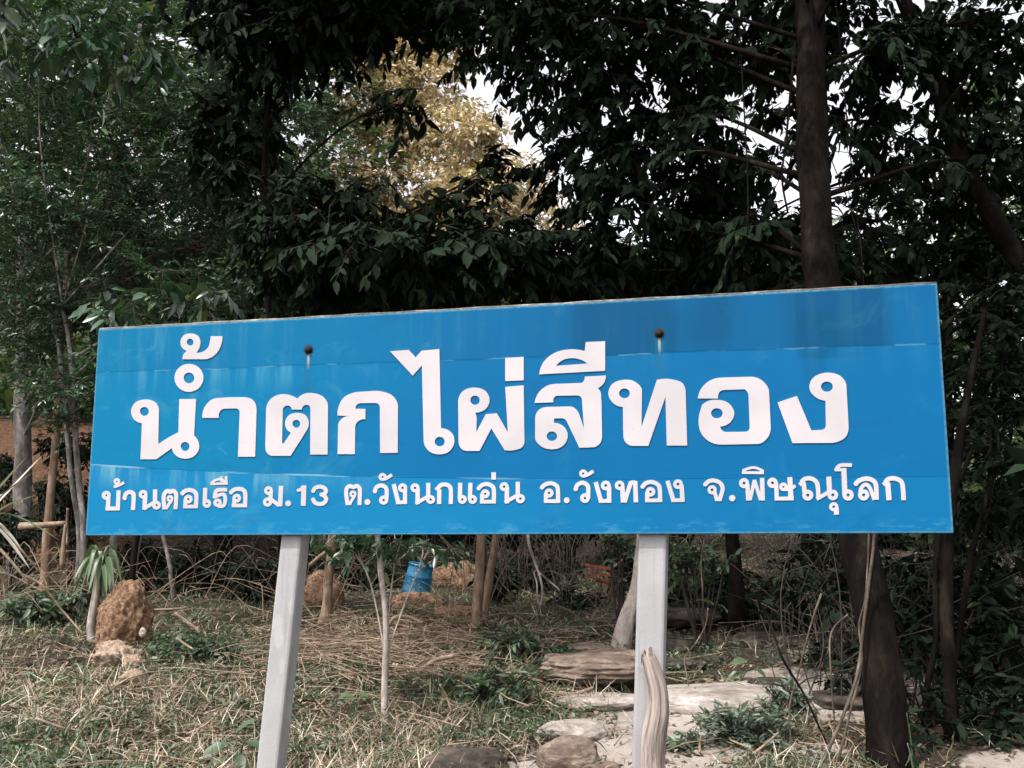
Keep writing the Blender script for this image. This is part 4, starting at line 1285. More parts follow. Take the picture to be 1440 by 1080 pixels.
    for lab, x, y, h, rx, n, mt, ll in (
            ('ochre leaved tree glowing in the gap above the board', -3.1, 27.0, 11.6, 2.7, 3200, MAT['leaf_ochre'], 0.20),
            ('second ochre and green tree right below the glowing one', -0.7, 25.0, 8.4, 2.2, 1900, MAT['leaf_ochre'], 0.19),
            ('green hill tree left of the ochre tree', -6.3, 25.5, 12.0, 3.2, 1500, hill, 0.25),
            ('green hill tree at the far left behind the bank trees', -10.2, 24.5, 13.5, 3.6, 1100, hill, 0.36),
            ('green hill tree in the far upper left corner', -14.5, 27.0, 16.0, 4.2, 1000, hill, 0.42),
            ('low green hill tree glimpsed just above the middle of the board', 0.8, 22.5, 5.2, 2.0, 700, hill, 0.2),
            ('pale green hill tree seen left of the leaning trunk', 5.2, 26.0, 7.0, 2.6, 600, pale, 0.23),
            ('pale green hill tree seen right of the leaning trunk', 8.6, 25.0, 8.0, 2.6, 600, pale, 0.23),
            ('green hill tree at the right edge behind the slim stems', 12.0, 23.0, 10.5, 3.2, 800, hill, 0.30),
            ('tall green hill tree beyond the gap at far right', 10.4, 19.0, 7.6, 2.3, 700, hill, 0.22),
            ('low green hill tree right of the middle', 2.9, 24.0, 5.8, 2.0, 700, hill, 0.2)):
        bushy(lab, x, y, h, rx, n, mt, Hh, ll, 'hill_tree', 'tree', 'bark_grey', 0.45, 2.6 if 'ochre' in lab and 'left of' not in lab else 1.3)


build_trees()


# ------------------------------------------------------------------ saplings, shrubs and strap-leaved plants below the board
def sapling(name, label, pts, d, blobs, leaf, bark, group=None, **kw):
    tr = trunk_px(pts, d)
    b = on_ground(pts[0][0], pts[0][1])
    tr[0] = (tr[0][0], tr[0][1], gz(tr[0][0], tr[0][1]) - 0.05, tr[0][3])
    args = dict(L=0.26, n=9, leafL=0.12, leafW=0.36, droop=0.2, leafdroop=0.45, hi=True, limb_r=0.008, sides=9, dress=0)
    args.update(kw)
    return make_tree(name, label, 'sapling', (tr[0][0], tr[0][1], gz(tr[0][0], tr[0][1])), [tr], blobs, leaf, bark, group=group, **args)


def gd(px, py):
    return on_ground(px, py).y


def build_undergrowth():
    dark, mid, pale = MAT['leaf_dark'], MAT['leaf_mid'], MAT['leaf_pale']
    d = gd(541, 1008)
    sapling('sapling', 'thin pale pole-like sapling between the posts with leaves under the board', [(541, 1010, 9), (541, 960, 9), (543, 900, 8.5), (541, 850, 8), (536, 810, 8), (532, 770, 8), (528, 700, 7), (520, 600, 5)], d, [B(560, 760, d + .1, 60, 14, 11), B(490, 762, d + .15, 40, 14, 8), B(605, 768, d + .3, 40, 16, 8), B(530, 690, d, 80, 50, 30)], mid, MAT['bark_pale'])
    d = gd(455, 876)
    sapling('sapling', 'crooked brown sapling trunk just right of the left post', [(455, 878, 20), (460, 850, 15), (462, 815, 14), (466, 780, 14), (468, 740, 13), (464, 640, 12), (455, 560, 9)], d, [B(500, 780, d, 50, 22, 18), B(450, 700, d, 80, 60, 40), B(470, 560, d, 110, 60, 40)], mid, MAT['bark_brown'])
    d = gd(672, 880)
    sapling('sapling', 'left brown stem of the twin trunks in the middle below the board', [(670, 882, 17), (671, 850, 15), (674, 800, 14), (677, 750, 13), (676, 640, 12), (668, 480, 9)], d, [B(660, 600, d, 110, 60, 40), B(690, 480, d, 120, 60, 40)], dark, MAT['bark_brown'])
    sapling('sapling', 'right brown stem of the twin trunks leaning away at top', [(680, 872, 12), (684, 840, 11), (690, 800, 11), (697, 755, 11), (712, 640, 9), (735, 480, 7)], gd(680, 872) + .1, [B(740, 600, d + .2, 90, 60, 36), B(750, 760, d + .4, 30, 14, 6)], dark, MAT['bark_brown'])
    for lab, pts in (('shaded grey trunk left behind the strap-leaved plant', [(158, 800, 11), (160, 760, 11), (163, 660, 10), (165, 560, 8)]),
                     ('shaded grey trunk slanting behind the orange boulder', [(186, 800, 8), (195, 760, 8), (215, 660, 7), (226, 560, 6)]),
                     ('shaded thin trunk slanting between orange boulder and left post', [(246, 828, 6), (238, 790, 6), (228, 745, 6), (215, 640, 5)])):
        sapling('sapling', lab, pts, 12.6, [B(pts[-1][0], 560, 12.6, 70, 60, 24), B(pts[-1][0] + 30, 640, 12.8, 60, 40, 16)], dark, MAT['bark_grey'])
    # leaning dead trunk against the dark behind the right post
    d = gd(872, 915)
    tr = trunk_px([(870, 920, 26), (876, 895, 22), (884, 865, 19), (893, 830, 16), (900, 780, 14), (904, 700, 12)], d)
    tr[0] = (tr[0][0], tr[0][1], gz(tr[0][0], tr[0][1]) - 0.05, tr[0][3])
    root = thing('dead_tree', 'leaning pale dead trunk rising behind the right post from the flat rock', 'dead tree', tr[0][:3])
    P = spline(tr, 6)
    mesh_obj('trunk', MB().tube(P[:, :3], P[:, 3], 10, 0.6).mesh('trunk', MAT['bark_pale']), root)
    e = P[10]
    mesh_obj('branch', MB().tube(spline([e[:3], tuple(at(905, 800, d)), tuple(at(912, 745, d))], 4), np.linspace(.02, .008, 9), 6, .3).mesh('branch', MAT['bark_grey']), root)

    # shrubs
    def shrub(label, px, py, d, rx, ry, n, leaf, leafL, group=None, name='shrub', hi=True, drop=0.2, stems=5, lw=0.42):
        c = at(px, py, d)
        z = gz(c.x, d)
        k = d / F
        trs = []
        for i in range(stems):
            a = i * 2.4
            e = (c.x + math.cos(a) * rx * k * 0.5, d + math.sin(a) * rx * k * 0.4, c.z + ry * k * 0.4 * math.sin(a * 1.7))
            m = ((c.x + e[0]) / 2 + RNG.uniform(-.05, .05), (d + e[1]) / 2, (z + e[2]) / 2)
            trs.append([(c.x + RNG.uniform(-.04, .04), d + RNG.uniform(-.04, .04), z - 0.05, 0.016), (*m, 0.011), (*e, 0.005)])
        bl = [B(px + RNG.uniform(-.55, .55) * rx, py + RNG.uniform(-.5, .5) * ry, d + RNG.uniform(-.3, .3) * rx * k, rx * 0.5, ry * 0.55, n // 6) for _ in range(6)]
        return make_tree(name, label, 'shrub', (c.x, d, z), trs, bl, leaf, MAT['twig_dark'], L=0.2 * leafL / 0.08, n=9, leafL=leafL, leafW=lw, droop=0.2, leafdroop=drop, hi=hi, limb_r=0.006, group=group, trunk_name='stem', sides=5)
    shrub('sunlit shrub of small glossy pale leaves right of the right post', 985, 785, 9.8, 70, 30, 60, pale, 0.085)
    shrub('small glossy leaved shrub peeping out left of the right post under the board', 868, 765, 10.4, 26, 16, 24, pale, 0.075)
    shrub('bushy green plant of curled narrow leaves on the pale rock right of the post', 1050, 1030, 6.75, 85, 40, 220, MAT['curled'], 0.07, lw=0.30, drop=-0.25)
    shrub('smaller leafy plant at the right end of the pale rock slab', 1095, 985, 7.3, 45, 26, 66, MAT['curled'], 0.065, lw=0.32, drop=-0.2)
    shrub('low leafy plant at the foot of the right post', 960, 1060, 6.6, 45, 28, 66, MAT['curled'], 0.065, lw=0.32, drop=-0.2)
    shrub('dark green tussock below the middle of the board', 685, 975, 7.9, 95, 50, 170, MAT['weed'], 0.095, lw=0.28, drop=-0.1)
    shrub('green leafy clump among brush left of the flat rock', 740, 905, 9.2, 70, 26, 84, MAT['weed'], 0.08)
    shrub('low green clump between the orange boulder and the left post', 280, 905, 9.4, 95, 34, 130, MAT['weed'], 0.075)
    shrub('green clump at the left edge behind the straw', 60, 840, 11.0, 90, 24, 78, MAT['weed'], 0.10)
    shrub('dark clump below the twin trunks', 700, 888, 9.9, 40, 14, 24, MAT['weed'], 0.08)

    for lab, px, py, d, rx, ry, n in (
            ('dark thicket high on the orange bank in the corner between board and left edge', 90, 625, 15.6, 60, 24, 72),
            ('dark thicket on the orange bank at the very left edge of the picture', 5, 650, 15.8, 40, 26, 54),
            ('dark low thicket in front of the twin trunks under the middle of the board', 700, 815, 12.4, 40, 22, 48),
            ('dark low thicket at the foot of the orange bank at the left edge', 25, 740, 13.4, 70, 34, 84),
            ('dark low thicket on the orange bank between the leftmost trunks', 60, 690, 15.2, 60, 26, 66),
            ('dark low thicket by the slim trunks left of the board', 105, 715, 13.9, 40, 34, 60),
            ('dark low thicket behind the strap-leaved plant', 215, 790, 13.2, 70, 34, 84),
            ('dark low thicket left of the left post', 300, 785, 13.0, 70, 40, 90),
            ('dark low thicket just left of the left post top', 365, 800, 12.6, 45, 40, 66),
            ('dark low thicket right of the left post', 420, 790, 13.4, 60, 36, 72),
            ('dark low thicket left of the blue tub', 515, 805, 13.6, 50, 30, 60),
            ('dark low thicket above the brown mound', 640, 780, 14.6, 60, 26, 66),
            ('dark low thicket behind the hanging rootlets', 760, 800, 13.4, 70, 46, 110),
            ('dark low thicket left of the reddish slats', 800, 850, 12.2, 50, 24, 60),
            ('dark low thicket right of the reddish slats', 900, 800, 12.8, 60, 46, 96),
            ('dark low thicket behind the right post', 950, 830, 11.8, 60, 30, 72),
            ('dark low thicket under the pale leaved shrub', 1040, 830, 11.2, 70, 50, 110),
            ('dark low thicket left of the leaning trunk', 1140, 830, 10.2, 70, 70, 120),
            ('dark low thicket behind the leaning trunk base', 1180, 930, 9.0, 50, 40, 72),
            ('dark low thicket right of the leaning trunk', 1290, 850, 9.0, 60, 70, 110),
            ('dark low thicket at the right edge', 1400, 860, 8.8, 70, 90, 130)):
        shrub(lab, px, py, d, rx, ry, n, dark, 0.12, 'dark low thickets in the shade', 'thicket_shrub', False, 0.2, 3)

    # broad-leaved weed by the left post: each leaf its own blade
    def big_leaf_plant(label, px, py, d, specs, leafmat, name='broadleaf_weed', cat='plant'):
        c = at(px, py, d)
        z = gz(c.x, d)
        root = thing(name, label, cat, (c.x, d, z))
        mb = MB()
        for (tx, ty, L, wf, dz, dirx, diry, dirz) in specs:
            p = at(tx, ty, d + dz)
            mb.tube(spline([(c.x, d, z - 0.02), ((c.x + p.x) / 2, d + dz * .5, (z + p.z) / 2 + .03), tuple(p)], 4), np.linspace(.006, .003, 9), 5)
            V, T = leaf_arrays(np.array([p]), np.array([[dirx, diry, dirz]]), np.array([[0.1, -0.45, 1.0]]), L, L * wf, 0.35, 0.35, True)
            mesh_obj('leaf', mesh_np('leaf', V, T, leafmat), root)
        mesh_obj('stem', mb.mesh('stem', MAT['weed']), root)
        return root
    big_leaf_plant('broad folded leaves growing at the foot of the left post', 335, 1075, 6.4, [
        (330, 1035, .17, .45, 0, .5, -.3, .7), (322, 1045, .20, .5, .05, -.7, -.4, -.2), (345, 1042, .16, .42, -.05, .8, -.3, -.1), (318, 1065, .2, .5, -.08, -.5, -.7, -.3), (338, 1060, .16, .5, -.1, .2, -.8, -.4), (350, 1065, .15, .45, .02, .7, .2, .2), (300, 1068, .14, .45, -.05, -.8, .1, .1)], MAT['weed'])
    big_leaf_plant('bright round green leaf above the slab in the shade on the right', 1040, 960, 8.4, [(1052, 930, .15, .62, 0, -1, -.1, .12), (1042, 945, .14, .6, .05, -.9, -.2, -.35), (1060, 940, .12, .6, 0, .7, -.3, -.3)], MAT['leaf_pale'])
    big_leaf_plant('bright green seedling leaves right of the left post', 500, 985, 7.4, [(494, 978, .09, .7, 0, -.9, -.3, .1), (502, 976, .09, .7, 0, .8, -.4, .1), (498, 980, .08, .7, 0, 0, -.9, .1)], MAT['leaf_pale'])
    big_leaf_plant('large dark leaves hanging before the pale path right of the leaning trunk', 1285, 1060, 6.0, [(1278, 1018, .115, .5, 0, .9, -.1, -.25), (1276, 1045, .12, .5, 0, .95, -.1, -.4), (1275, 1002, .09, .5, 0, .6, -.2, .3), (1282, 1060, .1, .5, 0, .3, -.3, -.7)], MAT['leaf_dark'])

    # strap-leaved plants: dracaena by the boulder, dry one at the left edge
    def strap_leaf(p0, p1, sag, w, n=7):
        """arching strap leaf from p0 to p1 lifted by sag in its middle, with a folded midrib"""
        p0, p1 = Vector(p0), Vector(p1)
        m = (p0 + p1) / 2 + Vector((0, 0, sag))
        P = spline([tuple(p0), tuple(m * .5 + (p0 * .6 + p1 * .4 + Vector((0, 0, sag))) * .5), tuple(p1)], 4)
        V, Fc = [], []
        k = len(P)
        for i in range(k):
            t = i / (k - 1)
            ww = w * 0.5 * (0.55 + 1.1 * t) * (1 - t ** 3.0) + 0.0008 if t < 1 else 0.0006
            tg = Vector(P[min(i + 1, k - 1)]) - Vector(P[max(i - 1, 0)])
            s = tg.cross(Vector((0, 0, 1)))
            s = s.normalized() if s.length > 1e-6 else Vector((1, 0, 0))
            u = s.cross(tg).normalized()
            c = Vector(P[i])
            V += [c - s * ww + u * ww * .35, c, c + s * ww + u * ww * .35]
        for i in range(k - 1):
            for j in range(2):
                a = i * 3 + j
                Fc.append((a, a + 1, a + 4, a + 3))
        me = bpy.data.meshes.new('leaf')
        me.from_pydata([tuple(v) for v in V], [], Fc)
        me.polygons.foreach_set('use_smooth', [True] * len(Fc))
        me.update()
        return me
    d = 10.1
    base = at(129, 905, d)
    zb = gz(base.x, d)
    root = thing('strap_leaf_plant', 'green strap-leaved plant with drooping rosette beside the orange boulder', 'plant', (base.x, d, zb))
    P = spline([(base.x, d, zb - .05, .045), (*at(128, 880, d), .04), (*at(134, 845, d), .036), (*at(139, 800, d), .032), (*at(141, 775, d), .02)], 5)
    mesh_obj('stem', MB().tube(P[:, :3], P[:, 3], 9, .35).mesh('stem', MAT['bark_pale']), root)
    tips = [(104, 815), (102, 840), (110, 845), (108, 800), (124, 835), (122, 820), (150, 838), (146, 842), (172, 825), (180, 828), (185, 822), (168, 800), (170, 792), (160, 830), (135, 838), (139, 764), (118, 790), (115, 812), (178, 815), (154, 830)]
    for i, (tx, ty) in enumerate(tips):
        dz = [-.28, .1, -.12, .22, -.3, -.25, -.3, -.15, -.2, .05, .2, .15, .25, -.3, -.2, 0, .2, .1, .1, -.3][i]
        o = at(138 + (i % 5) * 2, 788 + (i % 4) * 2, d)
        t = at(tx, ty, d + dz)
        me = strap_leaf(o, t, 0.10 + 0.05 * (i % 3), 0.042)
        mesh_obj('leaf', me, root, MAT['strap'])
    for i in range(9):
        o = at(137 + i % 4 * 2, 800 + i, d)
        t = at(128 + i * 4, 838 + (i * 7) % 14, d + RNG.uniform(-.1, .1))
        lf = mesh_obj('dead_leaf', strap_leaf(o, t, 0.03, 0.03), root, MAT['dead_leaf'])
    d = 9.6
    base = at(-30, 790, d)
    zb = gz(base.x, d)
    root = thing('dry_strap_plant', 'sprawling plant of long pale dry strap leaves at the left edge', 'plant', (base.x, d, zb))
    P = spline([(base.x, d, zb - .05, .06), (*at(-30, 760, d), .05), (*at(-26, 715, d), .04)], 4)
    mesh_obj('stem', MB().tube(P[:, :3], P[:, 3], 9, .3).mesh('stem', MAT['bark_grey']), root)
    for i, (tx, ty, dz, sg) in enumerate(((38, 642, 0, .0), (47, 664, .1, .03), (52, 696, -.1, .03), (6, 721, -.2, .0), (84, 760, -.1, .06), (30, 772, -.2, .02), (15, 690, .3, .05), (-80, 640, 0, .05), (-90, 720, .1, .05), (42, 800, -.3, .05), (60, 640, .4, .0), (-60, 800, -.2, .05))):
        o = at(-28 + (i % 3) * 5, 718 + (i % 4) * 6, d)
        mesh_obj('leaf', strap_leaf(o, at(tx, ty, d + dz), sg, 0.05), root, MAT['dry_strap'] if i != 4 else MAT['strap'])


build_undergrowth()


# ------------------------------------------------------------------ rocks
def rock_mesh(name, r, seed, mat, sub=4, rough=0.28, flat=0.0, strata=0.0, rag=0.0):
    import bmesh
    bm = bmesh.new()
    bmesh.ops.create_icosphere(bm, subdivisions=sub, radius=1.0)
    s = Vector((seed * 3.1, seed * 1.7, seed * 2.3))
    for v in bm.verts:
        p = v.co.copy()
        n = mnoise.fractal(p * 1.1 + s, 1.0, 2.1, 3)
        n2 = mnoise.noise(p * 4.0 + s)
        k = 1 + rough * n + rough * 0.25 * n2
        c = mnoise.cell(p * 2.2 + s)
        k += rough * 0.18 * (c - 0.5)
        if rag:
            k += rag * mnoise.noise(p * 8.5 + s) + rag * 0.6 * mnoise.noise(p * 17 + s)
        q = p * k
        if flat:
            q.z = math.copysign(min(abs(q.z), flat + 0.12 * (abs(q.z) - flat) if abs(q.z) > flat else abs(q.z)), q.z)
        if strata:
            q.x *= 1 + strata * math.sin(q.z * 22 + 2 * n)
            q.y *= 1 + strata * math.sin(q.z * 22 + 2 * n + 1)
        v.co = Vector((q.x * r[0], q.y * r[1], q.z * r[2]))
    me = bpy.data.meshes.new(name)
    bm.to_mesh(me)
    bm.free()
    me.polygons.foreach_set('use_smooth', [True] * len(me.polygons))
    me.update()
    me.materials.append(mat)
    return me


def rock(name, label, px, py, d, rx, rz, ry=None, mat='rock_brown', seed=1, cat='rock', group=None, rot=0.0, sink=0.0, **kw):
    """a stone whose middle is seen at px,py with half-width rx and half-height rz in px"""
    k = d / F
    c = at(px, py, d)
    me = rock_mesh(name, (rx * k, (ry or rx * 0.75) * k, rz * k), seed, MAT[mat], **kw)
    o = mesh_obj(name, me)
    o.location = c - Vector((0, 0, sink))
    o.rotation_euler = (0, 0, rot)
    return tag(o, label, cat, group)


def build_rocks():
    d = gd(172, 908)
    root = thing('boulder', 'knobbly orange-brown boulder like a termite mound beside the strap-leaved plant', 'boulder', at(173, 905, d))
    me = rock_mesh('rock', (0.245, 0.24, 0.40), 6, MAT['earth_rock'], sub=5, rough=0.20, rag=0.11)
    o = mesh_obj('rock', me, root, world_coords=False)
    o.location = (0.0, 0, 0.17)
    hole = mesh_obj('stone', rock_mesh('stone', (0.036, 0.02, 0.052), 9, MAT['rock_pale'], sub=2), root, world_coords=False)
    hole.location = Vector(at(201, 890, d - 0.235)) - Vector(root.location)
    for i, (px, py, rx, rz) in enumerate(((150, 925, 20, 14), (172, 922, 22, 15), (187, 935, 15, 14), (185, 955, 16, 12), (160, 912, 20, 10))):
        rock('clod', ['pale earth clod left below the orange boulder', 'pale earth clod in front of the orange boulder', 'pale earth clod right below the orange boulder', 'lowest pale earth clod below the orange boulder', 'pale earth clod tucked against the base of the orange boulder'][i], px, py, gd(px, py + 8), rx, rz, mat='earth_pale', seed=20 + i, cat='clod', group='earth clods by the orange boulder', rough=0.35, rag=0.2)
    rock('rock', 'rounded orange brown stone behind the crooked sapling right of the left post', 455, 838, gd(440, 866) + .35, 29, 34, mat='earth_rock', seed=31, rough=0.2, rag=0.02)
    rock('rock', 'brown earth mound right of the blue barrel', 645, 818, 14.2, 44, 28, mat='earth_rock', seed=33, cat='mound', rough=0.2, rag=0.03)
    rock('rock', 'low brown mound in front of the blue barrel', 584, 852, 12.15, 46, 20, mat='earth_rock', seed=35, cat='mound', rough=0.25, rag=0.04)
    rock('rock', 'small reddish mound left of the twin trunks', 640, 866, 11.4, 34, 14, mat='earth_rock', seed=37, cat='mound', rough=0.25, rag=0.04)
    # flat overhanging rock left of the right post
    d = 8.7
    rock('flat_rock', 'long flat brown rock with undercut edge left of the right post', 838, 940, d, 76, 22, 62, 'rock_brown', 41, sub=5, rough=0.16, flat=0.75, strata=0.03)
    rock('flat_rock', 'narrower flat brown slab lying on the long undercut rock at the post', 862, 922, d + .45, 52, 9, 50, 'rock_brown', 43, sub=4, rough=0.16, flat=0.8)
    rock('rock', 'small tan stone on the left shoulder of the long flat rock', 780, 926, d + .1, 15, 7, 14, 'rock_brown', 45, rough=0.2)
    rock('rock', 'reddish flat stone behind the long flat rock', 832, 912, 9.5, 32, 8, 30, 'rock_brown', 46, rough=0.2)
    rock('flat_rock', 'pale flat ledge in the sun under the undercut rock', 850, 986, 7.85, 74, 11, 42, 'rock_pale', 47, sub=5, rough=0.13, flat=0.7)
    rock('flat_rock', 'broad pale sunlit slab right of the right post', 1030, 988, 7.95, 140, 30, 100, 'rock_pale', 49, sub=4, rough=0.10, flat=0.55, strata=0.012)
    rock('rock', 'pinkish pale stone in the sun left of the right post', 806, 1028, 6.95, 48, 16, 36, 'rock_pale', 51, rough=0.16, flat=0.8)
    rock('rock', 'rounded brown boulder at the bottom edge left of the right post', 800, 1068, 6.35, 44, 30, 40, 'rock_brown', 53, sub=5, rough=0.16, strata=0.01)
    rock('rock', 'small brown stone at the bottom edge beside the right post', 848, 1083, 6.2, 30, 12, 20, 'rock_brown', 55, rough=0.2)
    rock('rock', 'dark brown boulder with pale top at the bottom middle', 650, 1085, 6.25, 62, 33, 52, 'rock_dark', 57, sub=5, rough=0.2, strata=0.015, rot=0.2)
    for i, (px, py, dd, rx, rz, lab) in enumerate((
            (960, 935, 9.0, 34, 10, 'shaded flat stone behind the slab nearest the right post'),
            (1005, 935, 9.2, 26, 16, 'shaded tilted stone behind the middle of the slab'),
            (948, 912, 9.6, 26, 16, 'shaded blocky stone right of the right post'),
            (990, 905, 10.2, 46, 12, 'shaded layered ledge higher up behind the slab'),
            (1075, 905, 10.0, 60, 20, 'long shaded rock under the pale leaved shrub'),
            (950, 868, 11.0, 60, 16, 'upper shaded ledge right of the right post'),
            (1110, 935, 9.0, 40, 14, 'shaded stone at the right end behind the slab'),
            (1085, 960, 8.3, 30, 8, 'thin dark stone lying on the right of the slab'),
            (1180, 985, 7.8, 60, 14, 'shaded stone below the vines left of the leaning trunk'))):
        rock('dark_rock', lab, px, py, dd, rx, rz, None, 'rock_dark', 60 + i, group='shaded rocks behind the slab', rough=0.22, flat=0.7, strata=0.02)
    rock('flat_rock', 'pale sunlit stone low behind the leaning trunk', 1150, 1058, 6.6, 50, 12, 40, 'rock_pale', 71, rough=0.14, flat=0.7)


build_rocks()


# ------------------------------------------------------------------ driftwood log, barrel, slats, sticks, vines
def build_objects():
    # driftwood pole leaning on the right post, hollow-backed and cracked
    d = 4.33
    pts = [(912, 921, 19), (914, 928, 21), (919, 946, 24), (924, 970, 27), (924, 1000, 30), (919, 1030, 32), (917, 1060, 33), (917, 1100, 33), (918, 1200, 34), (919, 1330, 36)]
    tr = []
    for (px, py, w) in pts:
        p = at(px, py, d)
        tr.append((p.x, p.y + 0.05 * (p.z - 1), p.z, w * .5 * d / F))
    zb = gz(tr[-1][0], d)
    tr.append((tr[-1][0], d - .02, zb - .1, 0.055))
    P = spline(tr, 14)
    sides = 72
    V, Fc, UV = [], [], []
    for i, (x, y, z, r) in enumerate(P):
        for k in range(sides):
            a = 2 * math.pi * k / sides
            g = 0.16 * mnoise.noise(Vector((math.cos(a) * 1.6, math.sin(a) * 1.6, z * 5.0))) + 0.07 * mnoise.noise(Vector((math.cos(a) * 7, math.sin(a) * 7, z * 3.0))) + 0.05 * mnoise.noise(Vector((math.cos(a) * 19, math.sin(a) * 19, z * 4.0)))
            for (ca, w0, ph) in ((4.55, 0.035, 0.0), (5.15, 0.03, 2.0), (4.05, 0.025, 1.0)):
                g -= 0.22 * math.exp(-((a - ca - .05 * math.sin(z * 3.1 + ph) - .02 * math.sin(z * 23 + ph)) / w0) ** 2) * max(0.0, 0.25 + 0.75 * math.sin(z * 3 + ph))
            for (ka, kz, kr) in ((4.3, 1.02, .5), (5.0, 0.62, .45), (4.6, .25, .5)):
                g += 0.16 * math.exp(-((a - ka) / kr) ** 2 - ((z - kz) / 0.06) ** 2)
            rr = r * (1 + g)
            end = 0.06 * mnoise.noise(Vector((math.cos(a) * 4, math.sin(a) * 4, 5))) * (1 - i / 6) if i < 6 else 0
            V.append((x + math.cos(a) * rr, y + math.sin(a) * rr * 0.85, z + end))
            UV.append((k / sides, z))
    n = len(P)
    for i in range(n - 1):
        for k in range(sides):
            a, b = i * sides + k, i * sides + (k + 1) % sides
            Fc.append((a, a + sides, b + sides, b))
    Fc.append(tuple(range(sides)))
    Fc.append(tuple((n - 1) * sides + k for k in reversed(range(sides))))
    me = bpy.data.meshes.new('driftwood_log')
    me.from_pydata(V, [], Fc)
    uv = me.uv_layers.new(name='UVMap')
    for poly in me.polygons:
        wrap = len(poly.vertices) == 4 and any(v % sides == sides - 1 for v in poly.vertices) and any(v % sides == 0 for v in poly.vertices)
        for li, vi in zip(poly.loop_indices, poly.vertices):
            u, w = UV[vi]
            if wrap and vi % sides == 0:
                u = 1.0
            uv.data[li].uv = (u, w)
    me.polygons.foreach_set('use_smooth', [True] * len(me.polygons))
    me.update()
    me.materials.append(MAT['driftwood'])
    tag(mesh_obj('driftwood_log', me), 'weathered cracked driftwood pole leaning against the right concrete post', 'log')

    # blue plastic barrel lying tipped among the leaves
    d = 12.2
    c = at(584, 838, d)
    root = thing('barrel', 'blue plastic tub half hidden by leaves in the middle undergrowth', 'tub', (c.x, d, c.z))
    R = Matrix.Translation(c) @ Euler((0.12, 0.16, 0.3)).to_matrix().to_4x4()

    def lathe(prof, n=28):
        V, Fc = [], []
        for (r, z) in prof:
            for k in range(n):
                a = 2 * math.pi * k / n
                V.append(tuple(R @ Vector((r * math.cos(a), r * math.sin(a), z))))
        for i in range(len(prof) - 1):
            for k in range(n):
                a, b = i * n + k, i * n + (k + 1) % n
                Fc.append((a, b, b + n, a + n))
        me = bpy.data.meshes.new('body')
        me.from_pydata(V, [], Fc)
        me.polygons.foreach_set('use_smooth', [True] * len(Fc))
        me.update()
        return me
    mesh_obj('body', lathe([(0.0, 0.0), (0.148, 0.0), (0.160, 0.012), (0.167, 0.05), (0.171, 0.06), (0.165, 0.07), (0.155, 0.22), (0.159, 0.23), (0.153, 0.24), (0.138, 0.35)]), root, MAT['plastic'])
    mesh_obj('rim', lathe([(0.134, 0.35), (0.147, 0.35), (0.152, 0.362), (0.147, 0.375), (0.134, 0.375), (0.128, 0.36), (0.124, 0.2)]), root, MAT['plastic'])
    # red-orange slats lying in a slanting pile in the dark
    d = 12.4
    c = at(842, 806, d)
    root = thing('slat_pile', 'small slanting pile of red-orange slats in the dark below the board', 'planks', (c.x, d, c.z))
    for (x0, y0, x1, y1, t, dz) in ((818, 793, 864, 801, .028, 0), (828, 805, 864, 810, .025, -.06), (826, 811, 856, 817, .025, -.1), (840, 817, 858, 822, .03, -.05)):
        a, b = at(x0, y0, d + dz), at(x1, y1, d + dz - .05)
        ax = (b - a)
        L = ax.length
        X = ax.normalized()
        Y = Vector((0, 1, 0)) - X * X.y
        Y.normalize()
        Z = X.cross(Y)
        m4 = Matrix(((X.x, Y.x, Z.x, a.x), (X.y, Y.y, Z.y, a.y), (X.z, Y.z, Z.z, a.z), (0, 0, 0, 1)))
        mesh_obj('slat', MB().box((0, -.07, -t / 2), (L, .07, t / 2), m4).mesh('slat', MAT['slat_red'], False), root)
    for sx, (px0, py0, px1, py1, lo) in enumerate(((846, 826, 838, 850, 0), (860, 822, 856, 850, 0))):
        a, b = at(px0, py0, d), at(px1, py1, d)
        b.z = min(b.z, gz(b.x, b.y) - .02)
        mesh_obj('prop', MB().tube([a + Vector((0, 0, .03)), b], .02, 6, .2).mesh('prop', MAT['bark_brown']), root)

